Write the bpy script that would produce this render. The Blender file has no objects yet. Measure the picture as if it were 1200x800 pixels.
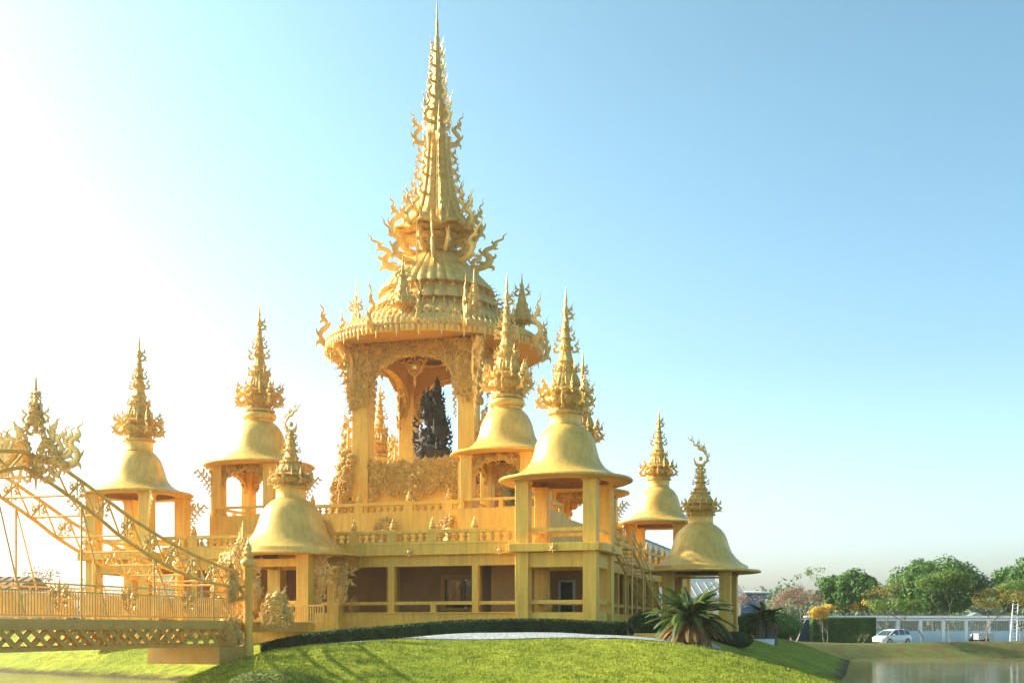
import bpy, math, random
from math import sin, cos, pi, radians
from mathutils import Matrix, Vector, noise

random.seed(7)
R = random.Random(11)
S = bpy.context.scene
COL = S.collection

# ------------------------------------------------------------------ camera, sky, sun, exposure
F = 1350.0            # focal length in photo pixels (1200 wide)
HZ = 733.0            # horizon row of the photo
cam = bpy.data.cameras.new('camera')
cam.sensor_width = 36.0
cam.lens = F / 1200 * 36
cam.shift_y = (HZ - 400) / 1200
cam.clip_start = 0.5
cam.clip_end = 9000
co = bpy.data.objects.new('camera', cam)
COL.objects.link(co)
co.location = (0, 0, 0)
co.rotation_euler = (radians(90), 0, 0)
S.camera = co

SUN_AZ = radians(-71)     # measured from +Y (view direction) towards +X
SUN_EL = radians(27)
world = bpy.data.worlds.new('World')
S.world = world
world.use_nodes = True
wn, wl = world.node_tree.nodes, world.node_tree.links
bg = wn['Background']
sky = wn.new('ShaderNodeTexSky')
sky.sky_type = 'NISHITA'
sky.sun_disc = False
sky.sun_elevation = SUN_EL
sky.sun_rotation = SUN_AZ
sky.altitude = 0
sky.air_density = 1.0
sky.dust_density = 3.0
sky.ozone_density = 1.5
tint = wn.new('ShaderNodeMix')
tint.data_type = 'RGBA'
tint.blend_type = 'MULTIPLY'
tint.inputs['Factor'].default_value = 1
wtc = wn.new('ShaderNodeTexCoord')
wsx = wn.new('ShaderNodeSeparateXYZ')
wl.new(wtc.outputs['Generated'], wsx.inputs[0])
wcr = wn.new('ShaderNodeValToRGB')      # tropical haze near the horizon: paler and less yellow than the clean model sky
wcr.color_ramp.elements[0].position = 0.0
wcr.color_ramp.elements[0].color = (1.3, 1.38, 1.6, 1)
wcr.color_ramp.elements[1].position = .55
wcr.color_ramp.elements[1].color = (.80, 1.02, .84, 1)
_e = wcr.color_ramp.elements.new(.22)
_e.color = (.90, 1.05, .98, 1)
wl.new(wsx.outputs['Z'], wcr.inputs[0])
wl.new(wcr.outputs[0], tint.inputs['B'])
wl.new(sky.outputs[0], tint.inputs['A'])
def vmul(sock, k):
    v = wn.new('ShaderNodeVectorMath')
    v.operation = 'SCALE'
    v.inputs['Scale'].default_value = k
    wl.new(sock, v.inputs[0])
    return v.outputs[0]
gm = wn.new('ShaderNodeGamma')
gm.inputs['Gamma'].default_value = 1.22
wl.new(vmul(tint.outputs['Result'], .33), gm.inputs['Color'])
wl.new(vmul(gm.outputs[0], 3.03), bg.inputs[0])
bg.inputs[1].default_value = 0.14

sl = bpy.data.lights.new('sun', 'SUN')
sl.energy = 4.5
sl.angle = radians(0.6)
sl.color = (1.0, 0.93, 0.80)
so = bpy.data.objects.new('sun', sl)
COL.objects.link(so)
sd = Vector((sin(SUN_AZ) * cos(SUN_EL), cos(SUN_AZ) * cos(SUN_EL), sin(SUN_EL)))
so.rotation_euler = sd.to_track_quat('Z', 'Y').to_euler()
so.location = (-60, 40, 60)

S.view_settings.view_transform = 'Standard'
S.view_settings.look = 'None'
S.view_settings.exposure = 1.14
S.view_settings.gamma = 1
S.view_settings.use_curve_mapping = False
S.cycles.max_bounces = 8
S.cycles.volume_bounces = 0

# ------------------------------------------------------------------ materials
def mat(name, col, rough=.5, metal=0.0, col2=None, nscale=2.0, bump=0.0, bscale=8.0, carve=0.0, cscale=4.0,
        spec=.5, transl=0.0, detail=6, stops=(.35, .65), coat=0.0, streak=0.0):
    m = bpy.data.materials.new(name)
    m.use_nodes = True
    n, l = m.node_tree.nodes, m.node_tree.links
    p = n['Principled BSDF']
    p.inputs['Base Color'].default_value = (*col, 1)
    p.inputs['Roughness'].default_value = rough
    p.inputs['Metallic'].default_value = metal
    p.inputs['Specular IOR Level'].default_value = spec
    p.inputs['Coat Weight'].default_value = coat
    p.inputs['Coat Roughness'].default_value = .25
    tc = n.new('ShaderNodeTexCoord')
    csock = None
    if col2:
        nz = n.new('ShaderNodeTexNoise')
        nz.inputs['Scale'].default_value = nscale
        nz.inputs['Detail'].default_value = detail
        nz.inputs['Roughness'].default_value = .65
        l.new(tc.outputs['Object'], nz.inputs['Vector'])
        cr = n.new('ShaderNodeValToRGB')
        cr.color_ramp.elements[0].position = stops[0]
        cr.color_ramp.elements[1].position = stops[1]
        cr.color_ramp.elements[0].color = (*col, 1)
        cr.color_ramp.elements[1].color = (*col2, 1)
        l.new(nz.outputs['Fac'], cr.inputs['Fac'])
        l.new(cr.outputs[0], p.inputs['Base Color'])
        csock = cr.outputs[0]
        if streak:
            mp = n.new('ShaderNodeMapping')
            mp.inputs['Scale'].default_value = (2.6, 2.6, .22)
            l.new(tc.outputs['Object'], mp.inputs[0])
            sn = n.new('ShaderNodeTexNoise')
            sn.inputs['Scale'].default_value = 1.6
            sn.inputs['Detail'].default_value = 8
            sn.inputs['Roughness'].default_value = .7
            l.new(mp.outputs[0], sn.inputs['Vector'])
            sr = n.new('ShaderNodeValToRGB')
            sr.color_ramp.elements[0].position = .36
            sr.color_ramp.elements[1].position = .58
            sr.color_ramp.elements[0].color = (1 - streak, 1 - streak * 1.05, 1 - streak * .9, 1)
            sr.color_ramp.elements[1].color = (1, 1, 1, 1)
            l.new(sn.outputs['Fac'], sr.inputs['Fac'])
            sm = n.new('ShaderNodeMix'); sm.data_type = 'RGBA'; sm.blend_type = 'MULTIPLY'
            sm.inputs['Factor'].default_value = 1
            l.new(cr.outputs[0], sm.inputs['A'])
            l.new(sr.outputs[0], sm.inputs['B'])
            l.new(sm.outputs['Result'], p.inputs['Base Color'])
            csock = sm.outputs['Result']
        rr = n.new('ShaderNodeMapRange')
        rr.inputs['To Min'].default_value = max(0, rough - .1)
        rr.inputs['To Max'].default_value = min(1, rough + .12)
        l.new(nz.outputs['Fac'], rr.inputs['Value'])
        l.new(rr.outputs[0], p.inputs['Roughness'])
    last = None
    if carve:
        v = n.new('ShaderNodeTexVoronoi')
        v.feature = 'SMOOTH_F1'
        v.inputs['Scale'].default_value = cscale
        l.new(tc.outputs['Object'], v.inputs['Vector'])
        w = n.new('ShaderNodeTexNoise')
        w.inputs['Scale'].default_value = cscale * 1.3
        w.inputs['Distortion'].default_value = 2.5
        w.inputs['Detail'].default_value = 2
        l.new(tc.outputs['Object'], w.inputs['Vector'])
        ad = n.new('ShaderNodeMath')
        ad.operation = 'ADD'
        l.new(v.outputs['Distance'], ad.inputs[0])
        l.new(w.outputs['Fac'], ad.inputs[1])
        b = n.new('ShaderNodeBump')
        b.inputs['Strength'].default_value = carve
        b.inputs['Distance'].default_value = .08
        l.new(ad.outputs[0], b.inputs['Height'])
        last = b
    if bump:
        nz2 = n.new('ShaderNodeTexNoise')
        nz2.inputs['Scale'].default_value = bscale
        nz2.inputs['Detail'].default_value = 5
        l.new(tc.outputs['Object'], nz2.inputs['Vector'])
        b = n.new('ShaderNodeBump')
        b.inputs['Strength'].default_value = bump
        b.inputs['Distance'].default_value = .1
        l.new(nz2.outputs['Fac'], b.inputs['Height'])
        if last:
            l.new(last.outputs[0], b.inputs['Normal'])
        last = b
    if last:
        l.new(last.outputs[0], p.inputs['Normal'])
    if transl:
        t = n.new('ShaderNodeBsdfTranslucent')
        t.inputs['Color'].default_value = (*[min(1, c * 1.6) for c in (col2 or col)], 1)
        if csock:
            l.new(csock, t.inputs['Color'])
        mx = n.new('ShaderNodeMixShader')
        mx.inputs[0].default_value = transl
        l.new(p.outputs[0], mx.inputs[1])
        l.new(t.outputs[0], mx.inputs[2])
        l.new(mx.outputs[0], n['Material Output'].inputs['Surface'])
    return m

M_BELL = mat('gold_bell_paint', (.90, .58, .14), .36, .2, (.80, .48, .10), 1.6, bump=.10, bscale=2.2, streak=.2)
M_WALL = mat('gold_wall_paint', (.94, .56, .08), .5, .0, (.86, .49, .065), .8, bump=.08, bscale=4, streak=.22)
M_CARV = mat('gold_carving', (.88, .56, .15), .45, .15, (.60, .35, .07), 3.0, carve=1.0, cscale=5)
M_FLAM = mat('gold_flame_metal', (.90, .59, .18), .42, .18, (.74, .44, .10), 4.0)
M_TILE = mat('gold_roof_scale', (.82, .55, .17), .45, .18, (.62, .38, .09), 2.0, carve=.35, cscale=6)
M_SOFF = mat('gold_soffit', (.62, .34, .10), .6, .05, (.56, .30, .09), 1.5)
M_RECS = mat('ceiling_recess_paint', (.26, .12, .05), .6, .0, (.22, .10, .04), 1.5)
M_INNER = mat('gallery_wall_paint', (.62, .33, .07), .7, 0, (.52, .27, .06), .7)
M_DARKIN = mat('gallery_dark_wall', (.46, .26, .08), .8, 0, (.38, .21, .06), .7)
M_GLASS = mat('window_glass', (.02, .025, .022), .06, 0, spec=.8)
M_BRONZE = mat('dark_bronze', (.028, .020, .016), .65, .1, (.06, .045, .035), 3, carve=.4, cscale=4)
M_STEEL = mat('painted_steel', (.88, .56, .15), .42, .1, (.78, .43, .09), 2)
M_DECK = mat('bridge_deck_paint', (.72, .42, .10), .5, .05, (.62, .35, .08), 1.5)
M_LATT = mat('bridge_girder_paint', (.72, .42, .09), .55, .05, (.60, .33, .06), 1.5)
M_GRASS = mat('grass', (.17, .23, .020), .9, 0, (.36, .38, .04), .22, bump=.9, bscale=9, spec=.1, stops=(.3, .7))
M_BLADE = mat('grass_blades', (.14, .19, .02), .8, 0, (.40, .41, .06), 1.4, transl=.35, spec=.15)
M_EARTH = mat('bank_earth', (.16, .13, .06), .95, 0, (.12, .13, .04), 1.0, bump=.8, bscale=5, spec=.1)
M_GRAV = mat('white_gravel', (.22, .24, .27), .9, 0, (.52, .53, .54), 7, bump=1.0, bscale=14, spec=.2, stops=(.42, .58))
M_ROAD = mat('concrete_road', (.33, .32, .30), .85, 0, (.40, .38, .34), .6, bump=.2, bscale=6)
M_HEDGE = mat('hedge_leaves', (.018, .045, .012), .6, 0, (.05, .10, .02), 1.6, transl=.2, spec=.3)
M_BUSH = mat('light_bush_leaves', (.10, .15, .02), .6, 0, (.34, .37, .05), 5, transl=.25, spec=.3)
M_LEAF = mat('dark_green_leaves', (.045, .12, .028), .55, 0, (.12, .22, .035), .9, transl=.3, spec=.3)
M_LEAF2 = mat('fresh_green_leaves', (.08, .16, .03), .55, 0, (.20, .28, .05), 1.2, transl=.35, spec=.3)
M_OLIVE = mat('olive_leaves', (.16, .17, .03), .6, 0, (.34, .25, .05), 1.2, transl=.35, spec=.3)
M_YELL = mat('yellow_blossom', (.55, .36, .04), .6, 0, (.70, .46, .10), 1.5, transl=.35, spec=.3)
M_RUST = mat('rusty_twigs', (.24, .15, .11), .8, 0, (.32, .20, .13), 1.5, transl=.2)
M_BARK = mat('pale_bark', (.34, .28, .22), .85, 0, (.22, .17, .13), 4, bump=.4, bscale=8)
M_DBARK = mat('dark_bark', (.12, .09, .07), .9, 0, (.18, .14, .10), 4, bump=.6, bscale=8)
M_CYC = mat('cycad_frond', (.045, .085, .016), .5, 0, (.15, .20, .04), 2.5, transl=.35, spec=.3)
M_DRY = mat('dry_frond', (.42, .22, .06), .7, 0, (.26, .15, .05), 3, transl=.3)
M_FAR = mat('far_foliage', (.08, .15, .07), .8, 0, (.16, .20, .09), .12, transl=.1)
M_HILL = mat('hill_forest', (.06, .11, .04), .9, 0, (.08, .13, .05), .01, bump=.5, bscale=.05)
M_WHITE = mat('white_paint', (.78, .80, .80), .5, 0, (.70, .73, .74), .8)
M_BLUEW = mat('pale_blue_wall', (.42, .55, .62), .6, 0, (.48, .60, .66), .5)
M_NAVY = mat('dark_blue_wall', (.03, .06, .11), .6, 0, (.04, .08, .13), .8)
M_BROOF = mat('blue_sheet_roof', (.06, .19, .36), .4, .1, (.09, .24, .42), .5)
M_GREY = mat('grey_metal', (.30, .31, .32), .45, .5, (.36, .36, .36), 3)
M_CARP = mat('white_car_paint', (.84, .85, .86), .25, 0, coat=.6)
M_CGLS = mat('car_glass', (.03, .06, .07), .05, 0, spec=.8)
M_RUB = mat('black_rubber', (.02, .02, .02), .8)
M_LAMP = mat('clear_lamp_lens', (.8, .82, .84), .1, .2)
M_RED = mat('red_lens', (.5, .03, .02), .3)
M_CREAM = mat('cream_wall', (.72, .58, .34), .7, 0, (.66, .52, .30), .6)
M_BRTILE = mat('brown_tile_roof', (.34, .20, .10), .8, 0, (.28, .16, .08), 1, bump=.5, bscale=4)
M_PALE = mat('pale_stone', (.60, .62, .62), .7, 0, (.5, .52, .52), 3, carve=.4, cscale=4)
M_GEM = mat('glass_gem', (.9, .93, .9), .05, .3)

M_WATER = bpy.data.materials.new('pond_water')
M_WATER.use_nodes = True
_n, _l = M_WATER.node_tree.nodes, M_WATER.node_tree.links
_p = _n['Principled BSDF']
_p.inputs['Base Color'].default_value = (.22, .17, .07, 1)
_p.inputs['Roughness'].default_value = .05
_p.inputs['Specular IOR Level'].default_value = .4
_tc = _n.new('ShaderNodeTexCoord')
_mp = _n.new('ShaderNodeMapping')
_mp.inputs['Scale'].default_value = (.6, 1.6, 1)
_l.new(_tc.outputs['Object'], _mp.inputs[0])
_nz = _n.new('ShaderNodeTexNoise')
_nz.inputs['Scale'].default_value = 1.6
_nz.inputs['Detail'].default_value = 4
_l.new(_mp.outputs[0], _nz.inputs['Vector'])
_b = _n.new('ShaderNodeBump')
_b.inputs['Strength'].default_value = .35
_b.inputs['Distance'].default_value = .05
_l.new(_nz.outputs['Fac'], _b.inputs['Height'])
_l.new(_b.outputs[0], _p.inputs['Normal'])

# ------------------------------------------------------------------ mesh builder
def catmull(pts, k=3):
    out = []
    n = len(pts)
    for i in range(n - 1):
        p0, p1, p2, p3 = pts[max(i - 1, 0)], pts[i], pts[i + 1], pts[min(i + 2, n - 1)]
        for j in range(k):
            t = j / k
            out.append(tuple(.5 * (2 * b + (c - a) * t + (2 * a - 5 * b + 4 * c - d) * t * t + (3 * b - a - 3 * c + d) * t ** 3)
                             for a, b, c, d in zip(p0, p1, p2, p3)))
    out.append(tuple(pts[-1]))
    return out

class MB:
    def __init__(s):
        s.v, s.f = [], []

    def add(s, vs, fs, M=None):
        o = len(s.v)
        if M is not None:
            vs = [tuple(M @ Vector(p)) for p in vs]
        s.v.extend(vs)
        s.f.extend([tuple(i + o for i in f) for f in fs])
        return s

    def box(s, x0, x1, y0, y1, z0, z1, M=None, bev=0.0):
        if bev:
            b = bev
            vs = []
            for z, i in ((z0, b), (z0 + b, 0), (z1 - b, 0), (z1, b)):
                X0, X1, Y0, Y1 = x0 + i, x1 - i, y0 + i, y1 - i
                vs += [(X0 + b, Y0, z), (X1 - b, Y0, z), (X1, Y0 + b, z), (X1, Y1 - b, z), (X1 - b, Y1, z), (X0 + b, Y1, z), (X0, Y1 - b, z), (X0, Y0 + b, z)]
            fs = [tuple(range(7, -1, -1)), tuple(range(24, 32))]
            for k in range(3):
                for j in range(8):
                    a = k * 8 + j
                    b2 = k * 8 + (j + 1) % 8
                    fs.append((a, b2, b2 + 8, a + 8))
            return s.add(vs, fs, M)
        vs = [(x0, y0, z0), (x1, y0, z0), (x1, y1, z0), (x0, y1, z0), (x0, y0, z1), (x1, y0, z1), (x1, y1, z1), (x0, y1, z1)]
        return s.add(vs, [(3, 2, 1, 0), (4, 5, 6, 7), (0, 1, 5, 4), (1, 2, 6, 5), (2, 3, 7, 6), (3, 0, 4, 7)], M)

    def lathe(s, prof, n=32, fn=None, M=None, cap=True, sq=0.0):
        vs, fs = [], []
        for k, (r, z) in enumerate(prof):
            for i in range(n):
                t = 2 * pi * i / n
                rr, zz = r, z
                if fn:
                    rr, zz = fn(k, t, r, z)
                vs.append((rr * cos(t), rr * sin(t), zz))
        for k in range(len(prof) - 1):
            for i in range(n):
                j = (i + 1) % n
                fs.append((k * n + i, k * n + j, (k + 1) * n + j, (k + 1) * n + i))
        if cap:
            fs.append(tuple(range(n - 1, -1, -1)))
            fs.append(tuple(range((len(prof) - 1) * n, len(prof) * n)))
        return s.add(vs, fs, M)

    def tube(s, pts, rad, n=6, M=None, flat=1.0, k=0):
        if not hasattr(rad, '__len__'):
            rad = [rad] * len(pts)
        if k:
            q = catmull([(*p, r) for p, r in zip(pts, rad)], k)
            pts = [p[:3] for p in q]
            rad = [max(p[3], .001) for p in q]
        if not hasattr(rad, '__len__'):
            rad = [rad] * len(pts)
        P = [Vector(p) for p in pts]
        vs, fs = [], []
        up0 = None
        for i, p in enumerate(P):
            t = (P[min(i + 1, len(P) - 1)] - P[max(i - 1, 0)])
            t = t.normalized() if t.length > 1e-9 else Vector((0, 0, 1))
            if up0 is None:
                up0 = Vector((0, 1, 0)) if abs(t.y) < .9 else Vector((1, 0, 0))
            a = t.cross(up0)
            if a.length < 1e-6:
                a = t.orthogonal()
            a.normalize()
            b = a.cross(t).normalized()
            up0 = b
            for j in range(n):
                w = 2 * pi * j / n
                vs.append(tuple(p + a * cos(w) * rad[i] + b * sin(w) * rad[i] * flat))
        for i in range(len(P) - 1):
            for j in range(n):
                k2 = (j + 1) % n
                fs.append((i * n + j, i * n + k2, (i + 1) * n + k2, (i + 1) * n + j))
        fs.append(tuple(range(n - 1, -1, -1)))
        fs.append(tuple(range((len(P) - 1) * n, len(P) * n)))
        return s.add(vs, fs, M)

    def prism(s, poly, y0, y1, M=None):     # polygon in (x, z) extruded along y
        n = len(poly)
        vs = [(x, y0, z) for x, z in poly] + [(x, y1, z) for x, z in poly]
        fs = [tuple(range(n)), tuple(range(2 * n - 1, n - 1, -1))]
        for i in range(n):
            j = (i + 1) % n
            fs.append((j, i, i + n, j + n))
        return s.add(vs, fs, M)

    def mesh(s, name, smooth=35):
        me = bpy.data.meshes.new(name)
        me.from_pydata(s.v, [], s.f)
        if smooth:
            me.polygons.foreach_set('use_smooth', [True] * len(me.polygons))
            me.set_sharp_from_angle(angle=radians(smooth))
        me.update()
        return me

ORIG = {}

def obj(name, mb, m, parent=None, loc=(0, 0, 0), rot=(0, 0, 0), scale=(1, 1, 1), smooth=35, shift=True):
    if isinstance(mb, MB):
        if shift and parent is not None and parent.name in ORIG:
            a, b, c = ORIG[parent.name]
            mb.v = [(x - a, y - b, z - c) for x, y, z in mb.v]
        me = mb.mesh(name, smooth)
        me.materials.append(m)
    else:
        me = mb
        if shift and parent is not None and parent.name in ORIG:
            a, b, c = ORIG[parent.name]
            loc = (loc[0] - a, loc[1] - b, loc[2] - c)
    o = bpy.data.objects.new(name, me)
    COL.objects.link(o)
    o.location = loc
    o.rotation_euler = rot
    o.scale = scale
    if parent is not None:
        o.parent = parent
        if shift and isinstance(mb, MB) and parent.name in ORIG:
            ORIG[o.name] = ORIG[parent.name]
    return o

def tag(o, label, cat, group=None, kind=None):
    if label:
        o['label'] = label
    if cat:
        o['category'] = cat
    if group:
        o['group'] = group
    if kind:
        o['kind'] = kind
    return o

def thing(name, label, cat, loc, rotz=0.0, group=None):
    o = bpy.data.objects.new(name, None)
    COL.objects.link(o)
    o.location = loc
    o.rotation_euler = (0, 0, rotz)
    o.empty_display_size = .3
    return tag(o, label, cat, group)

def struct(name, mb, m, smooth=35):
    o = obj(name, mb, m, smooth=smooth)
    o['kind'] = 'structure'
    return o

def W(px, D, z=0.0):
    return ((px - 600) / F * D, D, z)

def Z(py, D):
    return (HZ - py) / F * D

# building grid: u runs along the front, r runs to the back
TH = radians(-17.2)
OX, OY = -5.2, 79.9
def G(a, b, z=0.0):
    return (OX + a * cos(TH) - b * sin(TH), OY + a * sin(TH) + b * cos(TH), z)
def gthing(name, label, cat, a, b, z, group=None):
    o = thing(name, label, cat, G(a, b, z), TH, group)
    ORIG[o.name] = (a, b, z)
    return o

# ------------------------------------------------------------------ ornaments
_FL = [(0, 0, .10), (.16, -.10, .13), (.36, -.05, .14), (.47, .10, .13), (.42, .26, .12), (.28, .35, .115), (.24, .48, .10), (.34, .57, .09),
       (.46, .63, .075), (.44, .73, .06), (.38, .80, .05), (.44, .88, .038), (.53, .93, .028), (.50, 1.02, .016), (.58, 1.16, .003)]
_FH = [[(.40, -.02, .09), (.54, -.06, .06), (.60, -.15, .03), (.54, -.21, .004)],
       [(.46, .12, .09), (.57, .18, .06), (.62, .28, .03), (.58, .35, .004)],
       [(.28, .36, .09), (.16, .40, .06), (.11, .50, .03), (.15, .57, .004)],
       [(.36, .56, .07), (.47, .50, .04), (.52, .43, .004)],
       [(.42, .66, .06), (.33, .68, .035), (.30, .76, .004)],
       [(.14, -.08, .09), (.05, -.16, .05), (.10, -.24, .004)]]
def _flame_raw(hooks=6, n=5):
    m = MB()
    m.tube([(x, 0, z) for x, z, r in _FL], [r * .78 for x, z, r in _FL], n, k=2, flat=.55)
    for h in _FH[:hooks]:
        m.tube([(x, 0, z) for x, z, r in h], [r * .9 for x, z, r in h], 4, k=2, flat=.55)
    return m
FR = _flame_raw()
FRS = _flame_raw(2, 4)
ME_FLAME = FR.mesh('flame_ornament', 60)
ME_FLAME.materials.append(M_FLAM)
_fb = MB()
_fb.tube([(x, 0, z) for x, z in ((0, 0), (.22, -.06), (.45, -.02), (.6, .14), (.58, .30), (.50, .42), (.56, .54), (.70, .58), (.80, .66), (.82, .76), (.92, .80), (1.02, .84), (1.04, .94), (1.18, 1.04))],
         [.09, .11, .12, .11, .10, .09, .08, .075, .065, .05, .042, .032, .02, .004], 6, k=2, flat=.6)
for h in ([(.48, 0, .10), (.64, -.08, .06), (.68, -.18, .03), (.60, -.22, .004)], [(.58, .22, .09), (.70, .22, .06), (.78, .30, .03), (.74, .37, .004)],
          [(.52, .42, .08), (.40, .46, .05), (.36, .56, .03), (.42, .62, .004)], [(.70, .6, .06), (.80, .52, .04), (.88, .54, .004)], [(.80, .7, .06), (.72, .76, .035), (.74, .85, .004)],
          [(.25, -.05, .08), (.2, -.18, .05), (.28, -.24, .004)], [(.45, .0, .08), (.36, .12, .06), (.26, .12, .03), (.25, .05, .004)]):
    _fb.tube([(x, 0, z) for x, z, r in h], [r for x, z, r in h], 4, k=2, flat=.6)
ME_REACH = _fb.mesh('reaching_flame', 60)
ME_REACH.materials.append(M_FLAM)

def flame(mb, x, y, z, s, ang=0.0, lean=0.0, mirror=False, small=False, sx=1.0):
    """flame standing in the vertical plane through the direction ang"""
    M = Matrix.Translation((x, y, z)) @ Matrix.Rotation(ang, 4, 'Z') @ Matrix.Rotation(lean, 4, 'Y') @ Matrix.Diagonal((s * sx * (-1 if mirror else 1), s, s, 1))
    src = FRS if small else FR
    mb.add(src.v, [f[::-1] for f in src.f] if mirror else src.f, M)

def curl(mb, o, e1, e2, s, turn=1, th=.11, start=0.0):
    """flat spiral curl with a tail, in the plane e1, e2"""
    pts, rad = [], []
    for i in range(9):
        t = i / 8
        a = start + turn * t * 1.35 * 2 * pi
        r = s * (1 - .78 * t)
        pts.append(tuple(o + e1 * (r * cos(a)) + e2 * (r * sin(a))))
        rad.append(s * th * (.5 + 1.0 * t) + .004)
    a0 = start - turn * .5
    pts.insert(0, tuple(o + e1 * (1.5 * s * cos(a0)) + e2 * (1.5 * s * sin(a0))))
    rad.insert(0, .006)
    mb.tube(pts, rad, 4)

def filigree(mb, sampler, n, s0, s1, nrm=(0, -1, 0), rng=R):
    nrm = Vector(nrm).normalized()
    e2 = Vector((0, 0, 1))
    e1 = e2.cross(nrm).normalized()
    for _ in range(n):
        p = sampler(rng)
        if p is None:
            continue
        curl(mb, Vector(p) + nrm * rng.uniform(0, .10), e1, e2, rng.uniform(s0, s1), rng.choice((-1, 1)), rng.uniform(.18, .28), rng.uniform(0, 6.28))

def kranok(mb, x, y, z, h, w, levels=5, ang=0.0, tip=True, rng=R, curls=14):
    """a tall flame crest: a carved spine with mirrored flames, in the plane of direction ang"""
    T = Matrix.Translation((x, y, z)) @ Matrix.Rotation(ang, 4, 'Z')
    def sub(fn):
        m = MB()
        fn(m)
        mb.add(m.v, m.f, T)
    def spine(m):
        m.tube([(0, 0, 0), (0, 0, h * .2), (0, 0, h * .45), (0, 0, h * .7), (0, 0, h * .88), (0, 0, h)],
               [w * .07, w * .10, w * .08, w * .06, w * .04, .01], 8, k=3, flat=.8)
        for i in range(levels * 3):
            t = rng.random() ** 1.2 * .7
            sg = rng.random() < .5
            flame(m, (-1 if sg else 1) * w * rng.uniform(0, .22) * (1 - t), rng.choice((-1, 1)) * w * .05, h * t, w * rng.uniform(.22, .36) * (1 - t * .6), 0, rng.uniform(-.4, .4), sg, small=True)
        for i in range(levels):
            t = i / levels
            s = w * .62 * (1 - t * .72)
            zz = h * (.02 + .80 * t)
            for mi in (False, True):
                flame(m, (-1 if mi else 1) * w * .08 * (1 - t), rng.uniform(-.03, .03), zz, s, 0, 0, mi, small=(s < .35), sx=.85)
        for k in range(curls):
            t = rng.uniform(0, .62)
            xx = rng.uniform(-1, 1) * w * .34 * (1 - t)
            curl(m, Vector((xx, -w * .09 + rng.uniform(-.03, .03), h * (t + .05))), Vector((1, 0, 0)), Vector((0, 0, 1)), w * rng.uniform(.06, .12), rng.choice((-1, 1)), .2, rng.uniform(0, 6))
            curl(m, Vector((-xx, w * .09, h * (t + .05))), Vector((1, 0, 0)), Vector((0, 0, 1)), w * rng.uniform(.06, .12), rng.choice((-1, 1)), .2, rng.uniform(0, 6))
    sub(spine)

def arch_panel(mb, x0, x1, y, t, zs, za, zt, cusp=.06, N=28, p=.75, axis='x'):
    """flat panel with a cusped arch cut out of it"""
    w, c = (x1 - x0) / 2, (x0 + x1) / 2
    vs = []
    for k in range(N + 1):
        a = pi * k / N
        xx = c - w * cos(a)
        zz = zs + (za - zs) * (sin(a) ** p if sin(a) > 0 else 0)
        zz -= cusp * abs(sin(a * 6)) * (1 if 0 < k < N else 0)
        vs.append((xx, zz))
    V, Fc = [], []
    for (xx, zz) in vs:
        for yy in (y - t / 2, y + t / 2):
            V += [(xx, yy, zz), (xx, yy, zt)]
    for k in range(N):
        i, j = 4 * k, 4 * (k + 1)
        Fc += [(i, j, j + 1, i + 1), (i + 2, i + 3, j + 3, j + 2), (i, i + 2, j + 2, j), (i + 1, j + 1, j + 3, i + 3)]
    if axis == 'y':
        V = [(-yy, xx, zz) for xx, yy, zz in V]
    mb.add(V, Fc)
    def sampler(rng):
        a = rng.uniform(.05, pi - .05)
        xx = c - w * cos(a)
        zl = zs + (za - zs) * sin(a) ** p
        zz = rng.uniform(zl, zt) if rng.random() < .7 else zl
        return xx, zz
    return sampler

# ------------------------------------------------------------------ ground, water
def seg_d(px, py, ax, ay, bx, by):
    dx, dy = bx - ax, by - ay
    t = max(0, min(1, ((px - ax) * dx + (py - ay) * dy) / (dx * dx + dy * dy)))
    return math.hypot(px - ax - t * dx, py - ay - t * dy)

LAND = [(-600, 118), (-90, 112), (-60, 96), (-42, 84), (-30.5, 69.5), (-22, 63), (-15.6, 58.0), (-15.8, 53), (-15, 48), (-10, 43.2),
        (-3, 42.5), (4, 42.2), (10, 43.5), (13.5, 46), (15.6, 52), (16.6, 58), (19.2, 66), (23.4, 80), (26.5, 90), (28.5, 97), (33, 100.5), (45, 101.5),
        (80, 101), (600, 99), (600, 4000), (-600, 4000)]
def inside(px, py, poly):
    c = False
    j = len(poly) - 1
    for i in range(len(poly)):
        xi, yi = poly[i]
        xj, yj = poly[j]
        if (yi > py) != (yj > py) and px < (xj - xi) * (py - yi) / (yj - yi) + xi:
            c = not c
        j = i
    return c
def sdist(x, y):
    d = min(seg_d(x, y, *LAND[i], *LAND[(i + 1) % len(LAND)]) for i in range(len(LAND)))
    return d if inside(x, y, LAND) else -d
WZ = -2.78
def ground_z(x, y):
    d = sdist(x, y)
    if d <= 0:
        return WZ + max(-1.6, d * .45)
    # the building's plateau is higher than the road side
    far = min(1, max(0, (y - 84 - .25 * abs(x)) / 16))
    top = -.33 * (1 - far) + -1.86 * far
    q = min(1, max(0, (x + 14.5) / 11))
    q2 = min(1, max(0, (x - 4) / 6))
    q3 = min(1, max(0, (y - 57) / 9))
    near = 8.0 + 7.0 * q * q * (3 - 2 * q) - (3.0 + 2.5 * q3) * q2
    wd = near * (1 - far) + 3.2 * far
    t = min(1, d / wd)
    s = sin(t * pi / 2) ** 1.15
    n = noise.noise(Vector((x * .25, y * .25, 0))) * .07 * min(1, d / 3)
    return WZ + (top - WZ) * s + n * (1 - far * .6)

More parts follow.
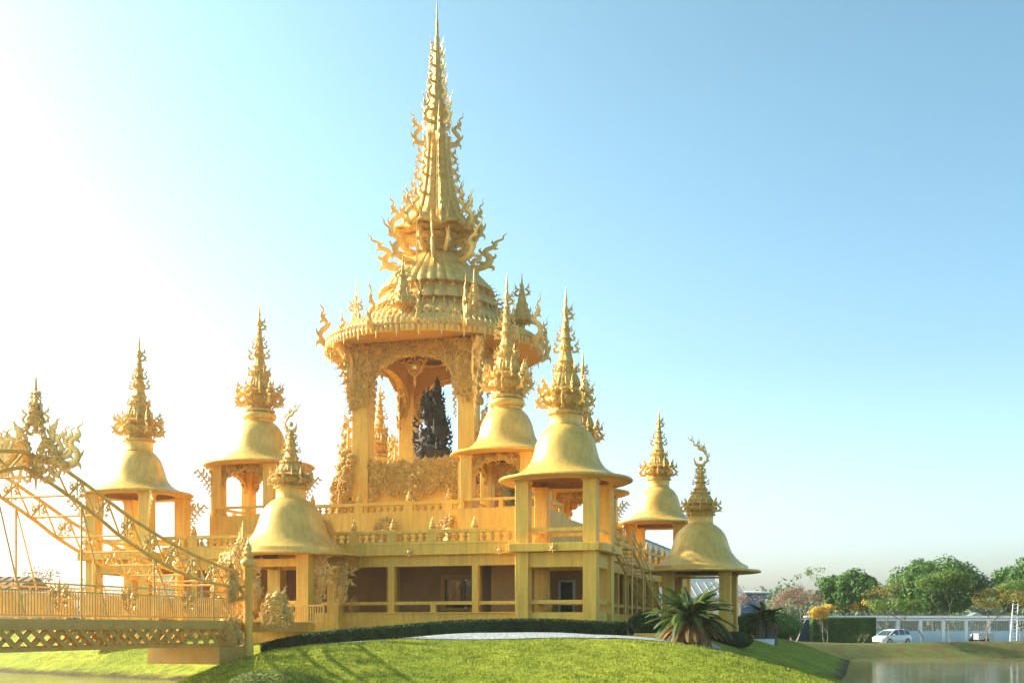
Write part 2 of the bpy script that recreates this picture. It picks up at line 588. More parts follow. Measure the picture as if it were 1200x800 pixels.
xs = [-740, -350, -200, -130, -90, -70] + [-56 + .9 * i for i in range(137)] + [74, 84, 100, 130, 200, 350, 740]
ys = [-50, 0, 20, 32] + [38 + .8 * i for i in range(86)] + [109, 112, 116, 120, 126, 135, 150, 180, 240, 350, 600, 745]
g = MB()
cache = {}
for yy in ys:
    for xx in xs:
        g.v.append((xx, yy, ground_z(xx, yy)))
nx = len(xs)
for j in range(len(ys) - 1):
    for i in range(nx - 1):
        g.f.append((j * nx + i, j * nx + i + 1, (j + 1) * nx + i + 1, (j + 1) * nx + i))
go = struct('ground', g, M_GRASS, smooth=80)
# bare earth just above the water line, by real height: extend the grass material with a second layer
def grass_material():
    n, l = M_GRASS.node_tree.nodes, M_GRASS.node_tree.links
    p = n['Principled BSDF']
    src = p.inputs['Base Color'].links[0].from_socket
    geo = n.new('ShaderNodeNewGeometry')
    sx = n.new('ShaderNodeSeparateXYZ')
    l.new(geo.outputs['Position'], sx.inputs[0])
    nz = n.new('ShaderNodeTexNoise')
    nz.inputs['Scale'].default_value = 1.2
    nz.inputs['Detail'].default_value = 4
    l.new(geo.outputs['Position'], nz.inputs['Vector'])
    a = n.new('ShaderNodeMath'); a.operation = 'MULTIPLY_ADD'
    a.inputs[1].default_value = .5
    l.new(nz.outputs['Fac'], a.inputs[0])
    l.new(sx.outputs['Z'], a.inputs[2])
    mr = n.new('ShaderNodeMapRange')
    mr.inputs['From Min'].default_value = WZ + .32
    mr.inputs['From Max'].default_value = WZ + .55
    l.new(a.outputs[0], mr.inputs['Value'])
    mx = n.new('ShaderNodeMix'); mx.data_type = 'RGBA'
    mx.inputs['A'].default_value = (.10, .075, .035, 1)
    l.new(mr.outputs[0], mx.inputs['Factor'])
    l.new(src, mx.inputs['B'])
    # drier yellow patches
    n2 = n.new('ShaderNodeTexNoise')
    n2.inputs['Scale'].default_value = 14
    n2.inputs['Detail'].default_value = 3
    l.new(geo.outputs['Position'], n2.inputs['Vector'])
    m2 = n.new('ShaderNodeMix'); m2.data_type = 'RGBA'; m2.blend_type = 'MULTIPLY'
    m2.inputs['Factor'].default_value = 1
    cr = n.new('ShaderNodeValToRGB')
    cr.color_ramp.elements[0].color = (.55, .6, .5, 1)
    cr.color_ramp.elements[1].color = (1.35, 1.25, 1.2, 1)
    cr.color_ramp.elements[0].position = .3
    cr.color_ramp.elements[1].position = .7
    l.new(n2.outputs['Fac'], cr.inputs[0])
    l.new(mx.outputs['Result'], m2.inputs['A'])
    l.new(cr.outputs[0], m2.inputs['B'])
    n4 = n.new('ShaderNodeTexNoise')
    n4.inputs['Scale'].default_value = 1.7
    n4.inputs['Detail'].default_value = 6
    n4.inputs['Roughness'].default_value = .7
    l.new(geo.outputs['Position'], n4.inputs['Vector'])
    cr4 = n.new('ShaderNodeValToRGB')
    cr4.color_ramp.elements[0].color = (.50, .52, .45, 1)
    cr4.color_ramp.elements[1].color = (1.1, 1.05, .95, 1)
    cr4.color_ramp.elements[0].position = .34
    cr4.color_ramp.elements[1].position = .56
    l.new(n4.outputs['Fac'], cr4.inputs[0])
    m4 = n.new('ShaderNodeMix'); m4.data_type = 'RGBA'; m4.blend_type = 'MULTIPLY'
    m4.inputs['Factor'].default_value = 1
    l.new(m2.outputs['Result'], m4.inputs['A'])
    l.new(cr4.outputs[0], m4.inputs['B'])
    m2 = m4
    # the far bank is dry and brownish
    mr2 = n.new('ShaderNodeMapRange')
    mr2.inputs['From Min'].default_value = 88
    mr2.inputs['From Max'].default_value = 99
    l.new(sx.outputs['Y'], mr2.inputs['Value'])
    m3 = n.new('ShaderNodeMix'); m3.data_type = 'RGBA'
    l.new(mr2.outputs[0], m3.inputs['Factor'])
    l.new(m2.outputs['Result'], m3.inputs['A'])
    cr2 = n.new('ShaderNodeValToRGB')
    cr2.color_ramp.elements[0].color = (.13, .10, .04, 1)
    cr2.color_ramp.elements[1].color = (.12, .15, .04, 1)
    cr2.color_ramp.elements[0].position = .4
    cr2.color_ramp.elements[1].position = .6
    l.new(nz.outputs['Fac'], cr2.inputs[0])
    l.new(cr2.outputs[0], m3.inputs['B'])
    l.new(m3.outputs['Result'], p.inputs['Base Color'])
grass_material()

w = MB()
w.add([(-740, -50, WZ), (740, -50, WZ), (740, 130, WZ), (-740, 130, WZ)], [(0, 1, 2, 3)])
struct('pond_water', w, M_WATER)

def sheet(x0, x1, yf0, yf1, step, lift, nyy=6):
    m = MB()
    n = int((x1 - x0) / step) + 1
    for i in range(n):
        x = x0 + i * step
        for j in range(nyy + 1):
            y = yf0(x) + (yf1(x) - yf0(x)) * j / nyy
            m.v.append((x, y, ground_z(x, y) + lift))
    for i in range(n - 1):
        for j in range(nyy):
            a = i * (nyy + 1) + j
            m.f.append((a, a + nyy + 1, a + nyy + 2, a + 1))
    return m
def hedge_y(x):
    return 56.6 + (.02 * (x + 3) ** 2 if x < -3 else .006 * (x + 3) ** 2)
struct('gravel_bed', sheet(-10.4, 10.6, lambda x: hedge_y(x) - .8 - 2.9 * max(0, 1 - ((x - 2.4) / 13.2) ** 2) ** .45, lambda x: hedge_y(x) + (.5 if x < 6.2 else .5 + min(3.5, (x - 6.2) * 1.6)), .4, .035), M_GRAV, 80)
struct('road', sheet(18, 90, lambda x: 108.5, lambda x: 127.5, 4, .05, 8), M_ROAD, 80)

# grass blades on the near lawn
bl = MB()
rg = random.Random(3)
cnt = 0
while cnt < 52000:
    y = 42 + 17 * rg.random() ** 1.2
    x = rg.uniform(-16, 18)
    d = sdist(x, y) if cnt % 1 == 0 else 1
    if d < .3:
        cnt += 1
        continue
    if y > hedge_y(x) - 1.0 - 2.9 * max(0, 1 - ((x - 2.4) / 13.2) ** 2) ** .45 and -10.4 < x < 13:
        cnt += 1
        continue
    z = ground_z(x, y) if True else 0
    a = rg.uniform(0, pi)
    hh = rg.uniform(.05, .11)
    ww = .035
    o = len(bl.v)
    hh *= .6 + 1.1 * max(0, noise.noise(Vector((x * .9, y * .9, 5))) + .3)
    bl.v += [(x - ww * cos(a), y - ww * sin(a), z - .02), (x + ww * cos(a), y + ww * sin(a), z - .02), (x + rg.uniform(-.05, .05), y + rg.uniform(-.05, .05), z + hh)]
    bl.f.append((o, o + 1, o + 2))
    cnt += 1
tag(obj('lawn_grass', bl, M_BLADE, smooth=0), 'short yellow green grass growing on the mound', 'grass', kind='stuff')

# ------------------------------------------------------------------ building blocks
def column_mb(x, y, z0, z1, w=.72):
    h = w / 2
    m = MB()
    m.box(x - h, x + h, y - h, y + h, z0, z1, bev=.02)
    m.box(x - h - .05, x + h + .05, y - h - .05, y + h + .05, z1 - .22, z1 - .01, bev=.02)
    m.box(x - h - .05, x + h + .05, y - h - .05, y + h + .05, z0, max(z0 + .25, .1), bev=.02)
    return m

SPIRE = [(.84, 0), (.98, .04), (1.0, .16), (.74, .24), (.74, .42), (.92, .5), (1.06, .66), (1.10, .82), (1.02, .95), (.9, 1.02), (1.0, 1.12), (1.08, 1.22), (.98, 1.34),
         (.80, 1.40), (.82, 1.6), (.72, 1.9), (.60, 2.1), (.56, 2.3), (.62, 2.38), (.58, 2.5), (.40, 2.56), (.42, 2.7), (.50, 2.80), (.40, 2.9), (.34, 3.1), (.30, 3.35), (.42, 3.46), (.42, 3.54), (.28, 3.62),
         (.25, 3.9), (.34, 4.0), (.24, 4.08), (.21, 4.4), (.27, 4.48), (.19, 4.55), (.16, 4.8), (.20, 4.86), (.13, 4.95), (.10, 5.3)]

def make_spire(root, z, h, tipstyle, seed, mat_=None):
    """root-local spire standing on the neck top at height z"""
    rg = random.Random(seed)
    k = h / 6.7 * (1 if tipstyle == 'needle' else .84)
    m = MB()
    def fn(i, t, r, zz):
        # redented octagon plan with carved lobes
        q = .5 + .5 * cos(8 * t)
        return r * (1 - .05 * q + .035 * cos(24 * t) * (1 if 5 < i < 20 else .4)), zz
    m.lathe([(r, z + q * k) for r, q in SPIRE], 48, fn)
    # beaded mouldings and relief on the tiers
    bd = m
    for (rr, zz, nn, s) in ((1.04, .74, 22, .12), (.80, 1.5, 16, .12), (.66, 1.98, 14, .09), (.9, .36, 20, .09)):
        for i in range(nn):
            a = 2 * pi * i / nn
            e2 = Vector((0, 0, 1))
            e1 = Vector((-sin(a), cos(a), 0))
            curl(bd, Vector((rr * 1.0 * cos(a), rr * 1.0 * sin(a), z + zz * k)), e1, e2, s, 1 if i % 2 else -1, .22, rg.uniform(0, 6))
    sp = obj('spire', m, M_CARV, root, smooth=50)
    tiers = [(1.02, .62, 8, 1.15), (.95, 1.15, 8, .85), (.52, 2.3, 8, .5), (.38, 3.35, 4, .66), (.26, 3.95, 4, .52), (.2, 4.4, 4, .32)]
    for ti, (rr, zz, n, s) in enumerate(tiers):
        off = pi / 8 if ti in (1,) else 0
        for i in range(n):
            a = 2 * pi * i / n + off + .12
            ss = s * k * rg.uniform(.92, 1.08)
            obj('flame_ornament', ME_FLAME, None, sp, (rr * .93 * cos(a), rr * .93 * sin(a), z + zz * k), (0, rg.uniform(-.05, .12), a), (ss * .95, ss, ss), shift=False)
    # tip
    f = MB()
    zt = z + 5.2 * k
    H = h - 5.2 * k
    if tipstyle == 'needle':
        f.tube([(0, 0, zt), (0, 0, zt + H * .2), (0, 0, zt + H * .35), (0, 0, zt + H * .5), (0, 0, zt + H * .7), (0, 0, zt + H)], [.10, .14, .08, .09, .05, .015], 8, k=3)
        for i in range(4):
            flame(f, 0, 0, zt + .05, .4, i * pi / 2, 0, small=True)
        flame(f, 0, .02, zt - .1, .75, .4)
    else:
        r0 = .44 if tipstyle == 'hook_left' else .36
        c = zt + r0 * 1.15
        sgn = -1 if tipstyle == 'hook_left' else 1
        pts, rad = [], []
        for i in range(15):
            a = radians(150 + 255 * i / 14) if True else 0
            pts.append((-sgn * r0 * cos(a), 0, c + r0 * sin(a) * -1 * -1))
            rad.append(.02 + .055 * sin(pi * (i + 2) / 18))
        # crescent opens to one side, its upper horn runs on into a wavy flame tail
        pts = [(sgn * x * 1.0, 0, zz) for x, _, zz in pts]
        m1 = []
        for i in range(13):
            a = radians(20 - 250 * i / 12)
            m1.append((sgn * r0 * cos(a), 0, c + r0 * sin(a)))
        f.tube(m1, [.015 + .06 * min(1, i / 4) for i in range(13)], 6, flat=.7)
        p0 = m1[-1]
        f.tube([p0, (p0[0] + sgn * .28 * r0, 0, p0[2] + .45 * r0), (p0[0] + sgn * .9 * r0, 0, p0[2] + .65 * r0), (p0[0] + sgn * 1.0 * r0, 0, p0[2] + 1.1 * r0),
                (p0[0] + sgn * 1.6 * r0, 0, p0[2] + 1.3 * r0), (p0[0] + sgn * 1.7 * r0, 0, p0[2] + 1.8 * r0), (p0[0] + sgn * 2.3 * r0, 0, p0[2] + 2.1 * r0), (p0[0] + sgn * 2.7 * r0, 0, p0[2] + 2.8 * r0)],
               [.085, .085, .08, .07, .06, .045, .03, .004], 6, k=3, flat=.7)
        for q in (.35, .6, .85):
            flame(f, p0[0] + sgn * q * 1.3 * r0, 0, p0[2] + .5 * r0 + q * .5 * r0, .32, 0, 0, sgn > 0, small=True)
        f.lathe([(.01, -.15), (.1, -.12), (.15, 0), (.1, .12), (.01, .15)], 12, M=Matrix.Translation((0, 0, c - .02)))
        f.tube([(0, 0, z + 4.6 * k), (0, 0, c - r0)], [.11, .08], 6)
        for i in range(4):
            flame(f, 0, 0, zt - .35, .62, i * pi / 2 + .2, 0)
            flame(f, 0, 0, zt - .75, .5, i * pi / 2 + .2, 0)
        for i in range(5):
            aa = radians(-60 - 45 * i)
            flame(f, sgn * r0 * cos(aa), 0, c + r0 * sin(aa), .34, 0, 0, cos(aa) * sgn < 0, small=True)
            flame(f, p0[0] + sgn * .4 * i * r0, 0, p0[2] + (.35 + .4 * i) * r0, .36, 0, 0, i % 2 == 0, small=True)
    obj('crescent_finial' if tipstyle != 'needle' else 'needle_finial', f, M_FLAM, sp, smooth=60)
    return sp

BELL_HI = [(3.58, 0), (3.62, .06), (3.55, .15), (3.2, .2), (2.8, .33), (2.45, .5), (2.15, .72), (1.93, 1.0), (1.80, 1.3), (1.72, 1.6), (1.62, 2.0), (1.5, 2.3), (1.34, 2.58), (1.12, 2.82), (.95, 2.95), (.83, 3.02)]
BELL_LO = [(3.95, -.06), (3.97, .02), (3.92, .08), (3.16, .10), (3.12, .36), (2.74, .55), (2.35, .9), (2.05, 1.3), (1.87, 1.75), (1.75, 2.15), (1.6, 2.5), (1.35, 2.8), (1.05, 3.05), (.84, 3.15)]

def pavilion(label, pos, zb, zl, ztip, Rl, kind, tip, seed, brackets=False, arches=False, rail=None, ring=False):
    root = thing('bell_pavilion', label, 'pavilion', (pos[0], pos[1], zb), TH, 'gold bell roofed pavilions round the temple')
    k = Rl / 3.6
    zl -= zb
    ztip -= zb
    prof = BELL_LO if kind == 'low' else BELL_HI
    m = MB()
    P = [(r * k, zl + q * (k if kind != 'low' else 1)) for r, q in prof]
    m.lathe(P, 72, cap=False)
    zt = P[-1][1]
    roof = obj('bell_roof', m, M_BELL, root, smooth=50)
    u = MB()
    R0 = P[0][0]
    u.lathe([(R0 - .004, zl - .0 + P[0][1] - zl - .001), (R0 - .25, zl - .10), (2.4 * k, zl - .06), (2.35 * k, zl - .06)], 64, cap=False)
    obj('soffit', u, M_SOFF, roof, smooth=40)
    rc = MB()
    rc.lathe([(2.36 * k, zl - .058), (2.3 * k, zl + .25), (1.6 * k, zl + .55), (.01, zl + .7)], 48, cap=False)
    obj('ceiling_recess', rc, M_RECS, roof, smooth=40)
    nk = MB()
    if ring:
        pr = [(.84, zt - .03), (.84, zt + .08), (1.0, zt + .12), (1.08, zt + .26), (1.08, zt + .40), (.98, zt + .52), (.84, zt + .56)]
        zn = zt + .56
    else:
        pr = [(.84, zt - .03), (.86, zt + .02), (.83, zt + .05), (.83, zt + .52), (.86, zt + .55)]
        zn = zt + .55
    nk.lathe(pr, 40)
    obj('neck', nk, M_BELL, roof, smooth=50)
    make_spire(root, zn, ztip - zn, tip, seed)
    s = 1.83
    for sx in (-1, 1):
        for sy in (-1, 1):
            c = obj('column', column_mb(sx * s, sy * s, -1.2 if zb < 1 else 0, zl - .02), M_WALL, root, smooth=0)
    # ring beam under the roof
    if arches:
        for q in range(4):
            pm = MB()
            sm = arch_panel(pm, -s + .36, s - .36, 0, .22, zl - 1.5, zl - .35, zl - .07, cusp=.10)
            def smp(rng, sm=sm):
                a, b = sm(rng)
                return (a, -.12, b)
            filigree(pm, smp, 46, .12, .26)
            for i in range(9):
                a = pi * (i + .5) / 9
                flame(pm, -(s - .45) * cos(a), -.1, zl - 1.5 + 1.1 * sin(a) ** .75, .32, 0, pi * .9, i > 4, small=True)
            T = Matrix.Rotation(q * pi / 2, 4, 'Z') @ Matrix.Translation((0, -s, 0))
            pm.v = [tuple(T @ Vector(v)) for v in pm.v]
            obj('carved_arch', pm, M_CARV, root, smooth=50)
    if brackets:
        for q in range(4):
            a = pi / 4 + q * pi / 2
            bm = MB()
            for i in range(9):
                t = i / 8
                flame(bm, (1.83 * 1.414 + .25 + .75 * (1 - t) ** 2) * cos(a), (1.83 * 1.414 + .25 + .75 * (1 - t) ** 2) * sin(a), zl - .25 - 1.9 * t, .75 - .3 * t, a, pi * .5 + .5 * t, small=False)
            def smp(rng, a=a):
                t = rng.random()
                rr = 1.83 * 1.414 + .2 + .8 * (1 - t) ** 2 * rng.random()
                return (rr * cos(a), rr * sin(a), zl - .1 - 1.7 * t)
            filigree(bm, smp, 26, .1, .2, nrm=(-sin(a), cos(a), 0))
            obj('carved_bracket', bm, M_FLAM, root, smooth=60)
    if rail is not None:
        zf = rail - zb
        h = s + .36
        for q in range(4):
            T = Matrix.Rotation(q * pi / 2, 4, 'Z')
            fm = MB()
            # floor edge beam standing proud of the columns, beam below, hand rail above
            fm.box(-h - .22, h + .22, -h - .42, -h + .0, zf - .42, zf, M=T, bev=.015)
            obj('floor_beam', fm, M_WALL, root, smooth=0)
            fm = MB()
            fm.box(-s + .36, s - .36, -s - .16, -s + .16, zf - 1.22, zf - .44, M=T)
            obj('lintel', fm, M_WALL, root, smooth=0)
            fm = MB()
            fm.box(-s + .36, s - .36, -s - .12, -s + .12, zf + .67, zf + .84, M=T)
            obj('hand_rail', fm, M_WALL, root, smooth=0)
            fm = MB()
            fm.box(-s + .36, s - .36, -s - .14, -s + .10, -1.0, .72, M=T)
            obj('low_wall', fm, M_WALL, root, smooth=0)
            fm = MB()
            fm.box(-s + .36, s - .36, -s - .12, -s + .08, 1.16, 1.36, M=T)
            obj('lower_rail', fm, M_WALL, root, smooth=0)
            fl = MB()
            fl.lathe([(.02, 0), (.09, .03), (.1, .1), (.03, .16)], 8, M=T @ Matrix.Translation((0, -h - .42, zf - .26)) @ Matrix.Rotation(pi / 2, 4, 'X'))
            for i in range(8):
                a = i * pi / 4
                fl.tube([(0, 0, 0), (.14 * cos(a), 0, .14 * sin(a)), (.25 * cos(a), -.06, .25 * sin(a))], [.03, .07, .01], 5, M=T @ Matrix.Translation((0, -h - .43, zf - .26)), k=2)
            obj('flower_boss', fl, M_FLAM, root, smooth=50)
        fm = MB()
        fm.box(-h, h, -h, h, zf - .3, zf - .02)
        obj('upper_floor', fm, M_WALL, root, smooth=0)
    return root

pA = W(663, 62); pE = W(163, 70); pF = W(772, 90)
pB = W(594, 68.9); pC = W(304, 73.7); pH = W(683, 86); pI = W(445, 90.9)
pD = W(341, 64); pG = W(821, 76)
pavilion('tall two storey bell pavilion with open balcony at the near right temple corner', pA, 0, 7.72, 18.25, 3.6, 'high', 'needle', 1, rail=4.3)
pavilion('two storey bell pavilion at the far left corner, seen behind the bridge trusses', pE, 0, 7.9, 17.75, 3.2, 'high', 'needle', 2, rail=4.3, brackets=True)
pavilion('two storey bell pavilion at the far right corner, blue roof showing through', pF, 0, 7.85, 17.0, 3.5, 'high', 'needle', 3, rail=4.3, brackets=True)
pavilion('raised bell pavilion with carved arches standing on a block just right of the central shrine', pB, 6.8, 10.1, 21.1, 3.4, 'high', 'needle', 4, arches=True, ring=True)
pavilion('raised bell pavilion with carved arches left of the shrine, behind the low entrance bell', pC, 6.8, 10.1, 20.7, 3.5, 'high', 'needle', 5, arches=True, brackets=True, ring=True)
pavilion('raised bell pavilion almost hidden behind the near right corner tower', pH, 6.8, 9.8, 20.6, 3.5, 'high', 'needle', 6, arches=True, brackets=True, ring=True)
pavilion('raised bell pavilion behind the shrine, its spire showing through the open chamber', pI, 6.8, 9.8, 19.4, 3.5, 'high', 'needle', 7, arches=True, ring=True)
pvD = pavilion('low bell pavilion at the bridge end, its spire tipped with a crescent hook', pD, 0, 3.88, 12.5, 3.5, 'low', 'hook_right', 8)
pvG = pavilion('low bell pavilion behind the large cycad, crescent and flame curling left on top', pG, 0, 3.55, 12.3, 3.55, 'low', 'hook_left', 9)

# carved bracket and low parapet of the entrance pavilion
def low_extras(root, carved):
    s = 1.83
    for q in range(4):
        T = Matrix.Rotation(q * pi / 2, 4, 'Z')
        if q in (0, 2) or not carved:
            m = MB()
            m.box(-s + .36, s - .36, -s - .14, -s + .10, -1.0, .72, M=T)
            obj('low_wall', m, M_WALL, root, smooth=0)
            m = MB()
            m.box(-s + .36, s - .36, -s - .12, -s + .08, 1.16, 1.36, M=T)
            obj('lower_rail', m, M_WALL, root, smooth=0)
        m = MB()
        m.box(-s + .36, s - .36, -s - .16, -s + .16, 3.2, 3.62 if carved else 3.3, M=T)
        obj('lintel', m, M_WALL, root, smooth=0)
    if carved:
        for (x, y) in ((s + .9, s - 1.2), (s - 1.0, -s - .2 + 1.9), (s + .6, -s + .4)):
            m = MB()
            for i in range(8):
                t = i / 7
                flame(m, x + .4 * sin(t * 5), y, 3.5 - 2.0 * t, .8 - .25 * t, 0, pi * .55, i % 2 == 0)
                flame(m, x + .1, y, 1.3 + 1.6 * t, .55, 0, 0, i % 2 == 0)
            def smp(rng, x=x, y=y):
                t = rng.random()
                return (x + rng.uniform(-.45, .45) * (1 - .4 * t), y - .05, 3.6 - 2.3 * t)
            filigree(m, smp, 50, .1, .22)
            m.tube([(x - .7, y, 3.7), (x - .1, y, 3.3), (x + .1, y, 2.4), (x - .1, y, 1.6), (x + .05, y, 1.25)], [.2, .26, .2, .24, .1], 8, k=3, flat=.5)
            if x > s:
                obj('carved_bracket', m, M_FLAM, root, smooth=60)
low_extras(pvD, True)
low_extras(pvG, False)

# ------------------------------------------------------------------ terrace building
ter = gthing('temple_terrace', 'long two level golden terrace building with open gallery and balustrades, under the shrine', 'building', 0, 0, 0)
bf = -15.2
def tb(name, x0, x1, y0, y1, z0, z1, m=M_WALL, bev=0.0):
    b = MB()
    b.box(x0, x1, y0, y1, z0, z1, bev=bev)
    return obj(name, b, m, ter, smooth=0)

XL, XR = -11.4, 10.85
SA = 13.5
# front: low wall, posts, rails, beam
tb('low_wall', XL, XR, bf - .15, bf + .15, -1.1, .75)
tb('front_beam', XL, XR, bf - .2, bf + .2, 3.3, 3.93)
posts = [-9.4, -4.4, -.4, 3.15, 8.1]
for a in posts:
    tb('gallery_post', a - .18, a + .18, bf - .195, bf + .17, .75, 3.3)
edges = [XL] + posts + [XR]
for i in range(len(edges) - 1):
    tb('gallery_rail', edges[i] + .18, edges[i + 1] - .18, bf - .14, bf + .1, 1.17, 1.36)
    mid = (edges[i] + edges[i + 1]) / 2
    if edges[i + 1] - edges[i] > 4:
        tb('rail_stub', mid - .16, mid + .16, bf - .13, bf + .09, .75, 1.17)
# inside: back walls, window, doors, ceiling
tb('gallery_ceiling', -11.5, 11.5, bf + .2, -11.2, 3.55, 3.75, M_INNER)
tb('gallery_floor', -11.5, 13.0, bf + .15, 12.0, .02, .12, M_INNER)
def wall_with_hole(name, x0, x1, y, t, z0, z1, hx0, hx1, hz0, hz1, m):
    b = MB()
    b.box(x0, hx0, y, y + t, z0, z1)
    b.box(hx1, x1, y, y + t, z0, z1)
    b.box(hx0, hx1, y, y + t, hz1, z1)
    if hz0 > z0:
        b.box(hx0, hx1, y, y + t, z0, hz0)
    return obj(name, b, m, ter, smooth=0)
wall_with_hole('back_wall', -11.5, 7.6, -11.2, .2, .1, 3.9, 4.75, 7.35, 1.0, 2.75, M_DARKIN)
fr = MB()
for (x0, x1, z0, z1) in ((4.55, 4.8, .9, 3.0), (7.3, 7.55, .9, 3.0), (4.8, 7.3, 2.72, 3.0), (4.8, 7.3, .9, 1.05)):
    fr.box(x0, x1, -11.32, -11.1, z0, z1)
wf = obj('window', fr, M_INNER, ter, smooth=0)
gl = MB(); gl.box(4.8, 6.02, -11.18, -11.14, 1.05, 2.72); gl.box(6.08, 7.3, -11.18, -11.14, 1.05, 2.72)
obj('pane', gl, M_GLASS, wf, smooth=0)
cu = MB()
for i in range(26):
    x = 4.85 + 2.4 * i / 26
    cu.box(x, x + .07, -11.0 + .03 * (i % 2), -10.97 + .03 * (i % 2), 1.1, 2.7)
obj('curtain', cu, M_PALE, wf, smooth=0)
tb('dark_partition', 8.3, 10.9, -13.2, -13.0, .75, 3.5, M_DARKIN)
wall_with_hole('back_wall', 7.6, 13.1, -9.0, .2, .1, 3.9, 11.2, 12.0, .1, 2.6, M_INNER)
df = MB()
for (x0, x1, z0, z1) in ((11.1, 11.22, .1, 2.7), (11.98, 12.1, .1, 2.7), (11.22, 11.98, 2.58, 2.7)):
    df.box(x0, x1, -9.08, -8.95, z0, z1)
dfo = obj('door_frame', df, M_WHITE, ter, smooth=0)
dd = MB(); dd.box(11.22, 11.98, -8.99, -8.96, .1, 2.58)
obj('door_leaf', dd, M_GLASS, dfo, smooth=0)
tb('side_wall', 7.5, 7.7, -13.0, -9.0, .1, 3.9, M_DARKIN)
for (a, b) in ((-9, -12.4), (-5.5, -12.4), (-1.5, -12.4), (2.0, -12.4)):
    tb('inner_post', a - .3, a + .3, b - .3, b + .3, .1, 3.9, M_WALL)

# upper slab fascia and balustrades
balm = MB()
balm.lathe([(.09, 0), (.11, .03), (.05, .08), (.12, .18), (.14, .24), (.06, .34), (.05, .38), (.11, .43), (.11, .46)], 10, lambda k, t, r, z: (r * (1 + .15 * cos(4 * t)), z))
ME_BAL = balm.mesh('baluster', 50)
ME_BAL.materials.append(M_CARV)
finm = MB()
finm.box(-.13, .13, -.13, .13, 0, .08)
finm.lathe([(.10, .08), (.19, .14), (.2, .2), (.1, .26), (.15, .32), (.14, .38), (.07, .43), (.1, .48), (.05, .54), (.03, .62), (.005, .74)], 12)
for i in range(4):
    flame(finm, .08 * cos(i * pi / 2), .08 * sin(i * pi / 2), .12, .22, i * pi / 2, 0, small=True)
ME_FIN = finm.mesh('post_finial', 50)
ME_FIN.materials.append(M_FLAM)
NB = [0]
def balustrade(p0, p1, zf, posts_at, t=.26, low=.13, top0=.57, top1=.76, nstep=.42, fin=True, every=1):
    """along a straight edge from p0 to p1 in grid coordinates; zf is the floor level"""
    ax, ay = p0
    bx, by = p1
    L = math.hypot(bx - ax, by - ay)
    a = math.atan2(by - ay, bx - ax)
    T = Matrix.Translation((ax, ay, 0)) @ Matrix.Rotation(a, 4, 'Z')
    m = MB(); m.box(0, L, -t / 2, t / 2, zf, zf + low, M=T)
    obj('kerb_course', m, M_WALL, ter, smooth=0)
    m = MB(); m.box(0, L, -t / 2 - .03, t / 2 + .03, zf + top0, zf + top1, M=T, bev=.01)
    obj('top_rail', m, M_WALL, ter, smooth=0)
    for s in posts_at:
        m = MB(); m.box(s - .26, s + .26, -t / 2 - .005, t / 2 + .005, zf + low, zf + top0, M=T)
        obj('balustrade_post', m, M_WALL, ter, smooth=0)
        if fin:
            q = T @ Vector((s, 0, 0))
            obj('post_finial', ME_FIN, None, ter, (q.x, q.y, zf + top1), (0, 0, a), (1, 1, 1))
    ed = sorted([0] + list(posts_at) + [L])
    for i in range(len(ed) - 1):
        x0, x1 = ed[i] + .3, ed[i + 1] - .3
        n = int((x1 - x0) / nstep)
        if n < 1:
            continue
        for j in range(n):
            if NB[0] >= 100:
                break
            s = x0 + (j + .5) * (x1 - x0) / n
            q = T @ Vector((s, 0, 0))
            obj('baluster', ME_BAL, None, ter, (q.x, q.y, zf + low), (0, 0, a), (1, 1, (top0 - low) / .46))
            NB[0] += 1

ff = -15.75
tb('front_slab', XL, XR, ff, -10.0, 3.93, 4.52, bev=.02)
balustrade((XL, ff + .14), (XR, ff + .14), 4.52, [2.1, 5.3, 8.5, 12.4, 14.75, 17.1, 19.55, 22.1][:8])
tb('cornice', XL, XR, ff - .05, ff + .3, 3.9, 3.99, bev=.02)
tb('cornice', XL, XR, ff - .03, ff + .2, 4.47, 4.56, bev=.02)
tb('cornice', XL, XR, bf - .24, bf + .2, .68, .76, bev=.02)
tb('plinth', XL, XR, bf - .26, bf + .15, -1.1, .02, bev=.02)
# flower bosses under the slab edge
for a in (-7.0, -2.2, 4.4, 9.6):
    fl = MB()
    T = Matrix.Translation((a, ff - .01, 4.06))
    fl.lathe([(.02, 0), (.09, .03), (.1, .1), (.03, .16)], 8, M=T @ Matrix.Rotation(pi / 2, 4, 'X'))
    for i in range(8):
        q = i * pi / 4
        fl.tube([(0, 0, 0), (.14 * cos(q), 0, .14 * sin(q)), (.25 * cos(q), -.06, .25 * sin(q))], [.03, .07, .01], 5, M=T, k=2)
    obj('flower_boss', fl, M_FLAM, ter, smooth=50)
# right side
rx = 13.85
tb('side_slab', 10.0, rx, -12.4, 13.6, 3.95, 4.5, bev=.02)
tb('side_slab', -rx, -10.0, -12.4, 13.6, 3.95, 4.5, bev=.02)
tb('rear_slab', -9.99, 9.99, 10.0, 13.6, 3.96, 4.49)
tb('side_beam', rx - .62, rx - .22, -12.4, 12.6, 3.3, 3.93)
tb('side_low_wall', rx - .6, rx - .3, -12.4, 12.6, -1.1, .75)
bs = [-9.6, -6.6, -3.6, -.6, 2.4, 5.4, 8.4, 11.0]
for b in bs:
    tb('gallery_post', rx - .62, rx - .26, b - .18, b + .18, .75, 3.3)
eb = [-12.4] + bs + [12.6]
for i in range(len(eb) - 1):
    tb('gallery_rail', rx - .58, rx - .34, eb[i] + .18, eb[i + 1] - .18, 1.17, 1.36)
wall_with_hole('side_inner_wall', 7.7, 7.9, -9.0, 20.0, .1, 3.9, 7.71, 7.89, .2, .3, M_INNER)
m = MB(); m.box(8.0, 8.2, -8.8, 12, .1, 3.9)
obj('side_inner_wall', m, M_DARKIN, ter, smooth=0)
m = MB(); m.box(8.2, rx - .65, 11.8, 12.0, .1, 3.9)
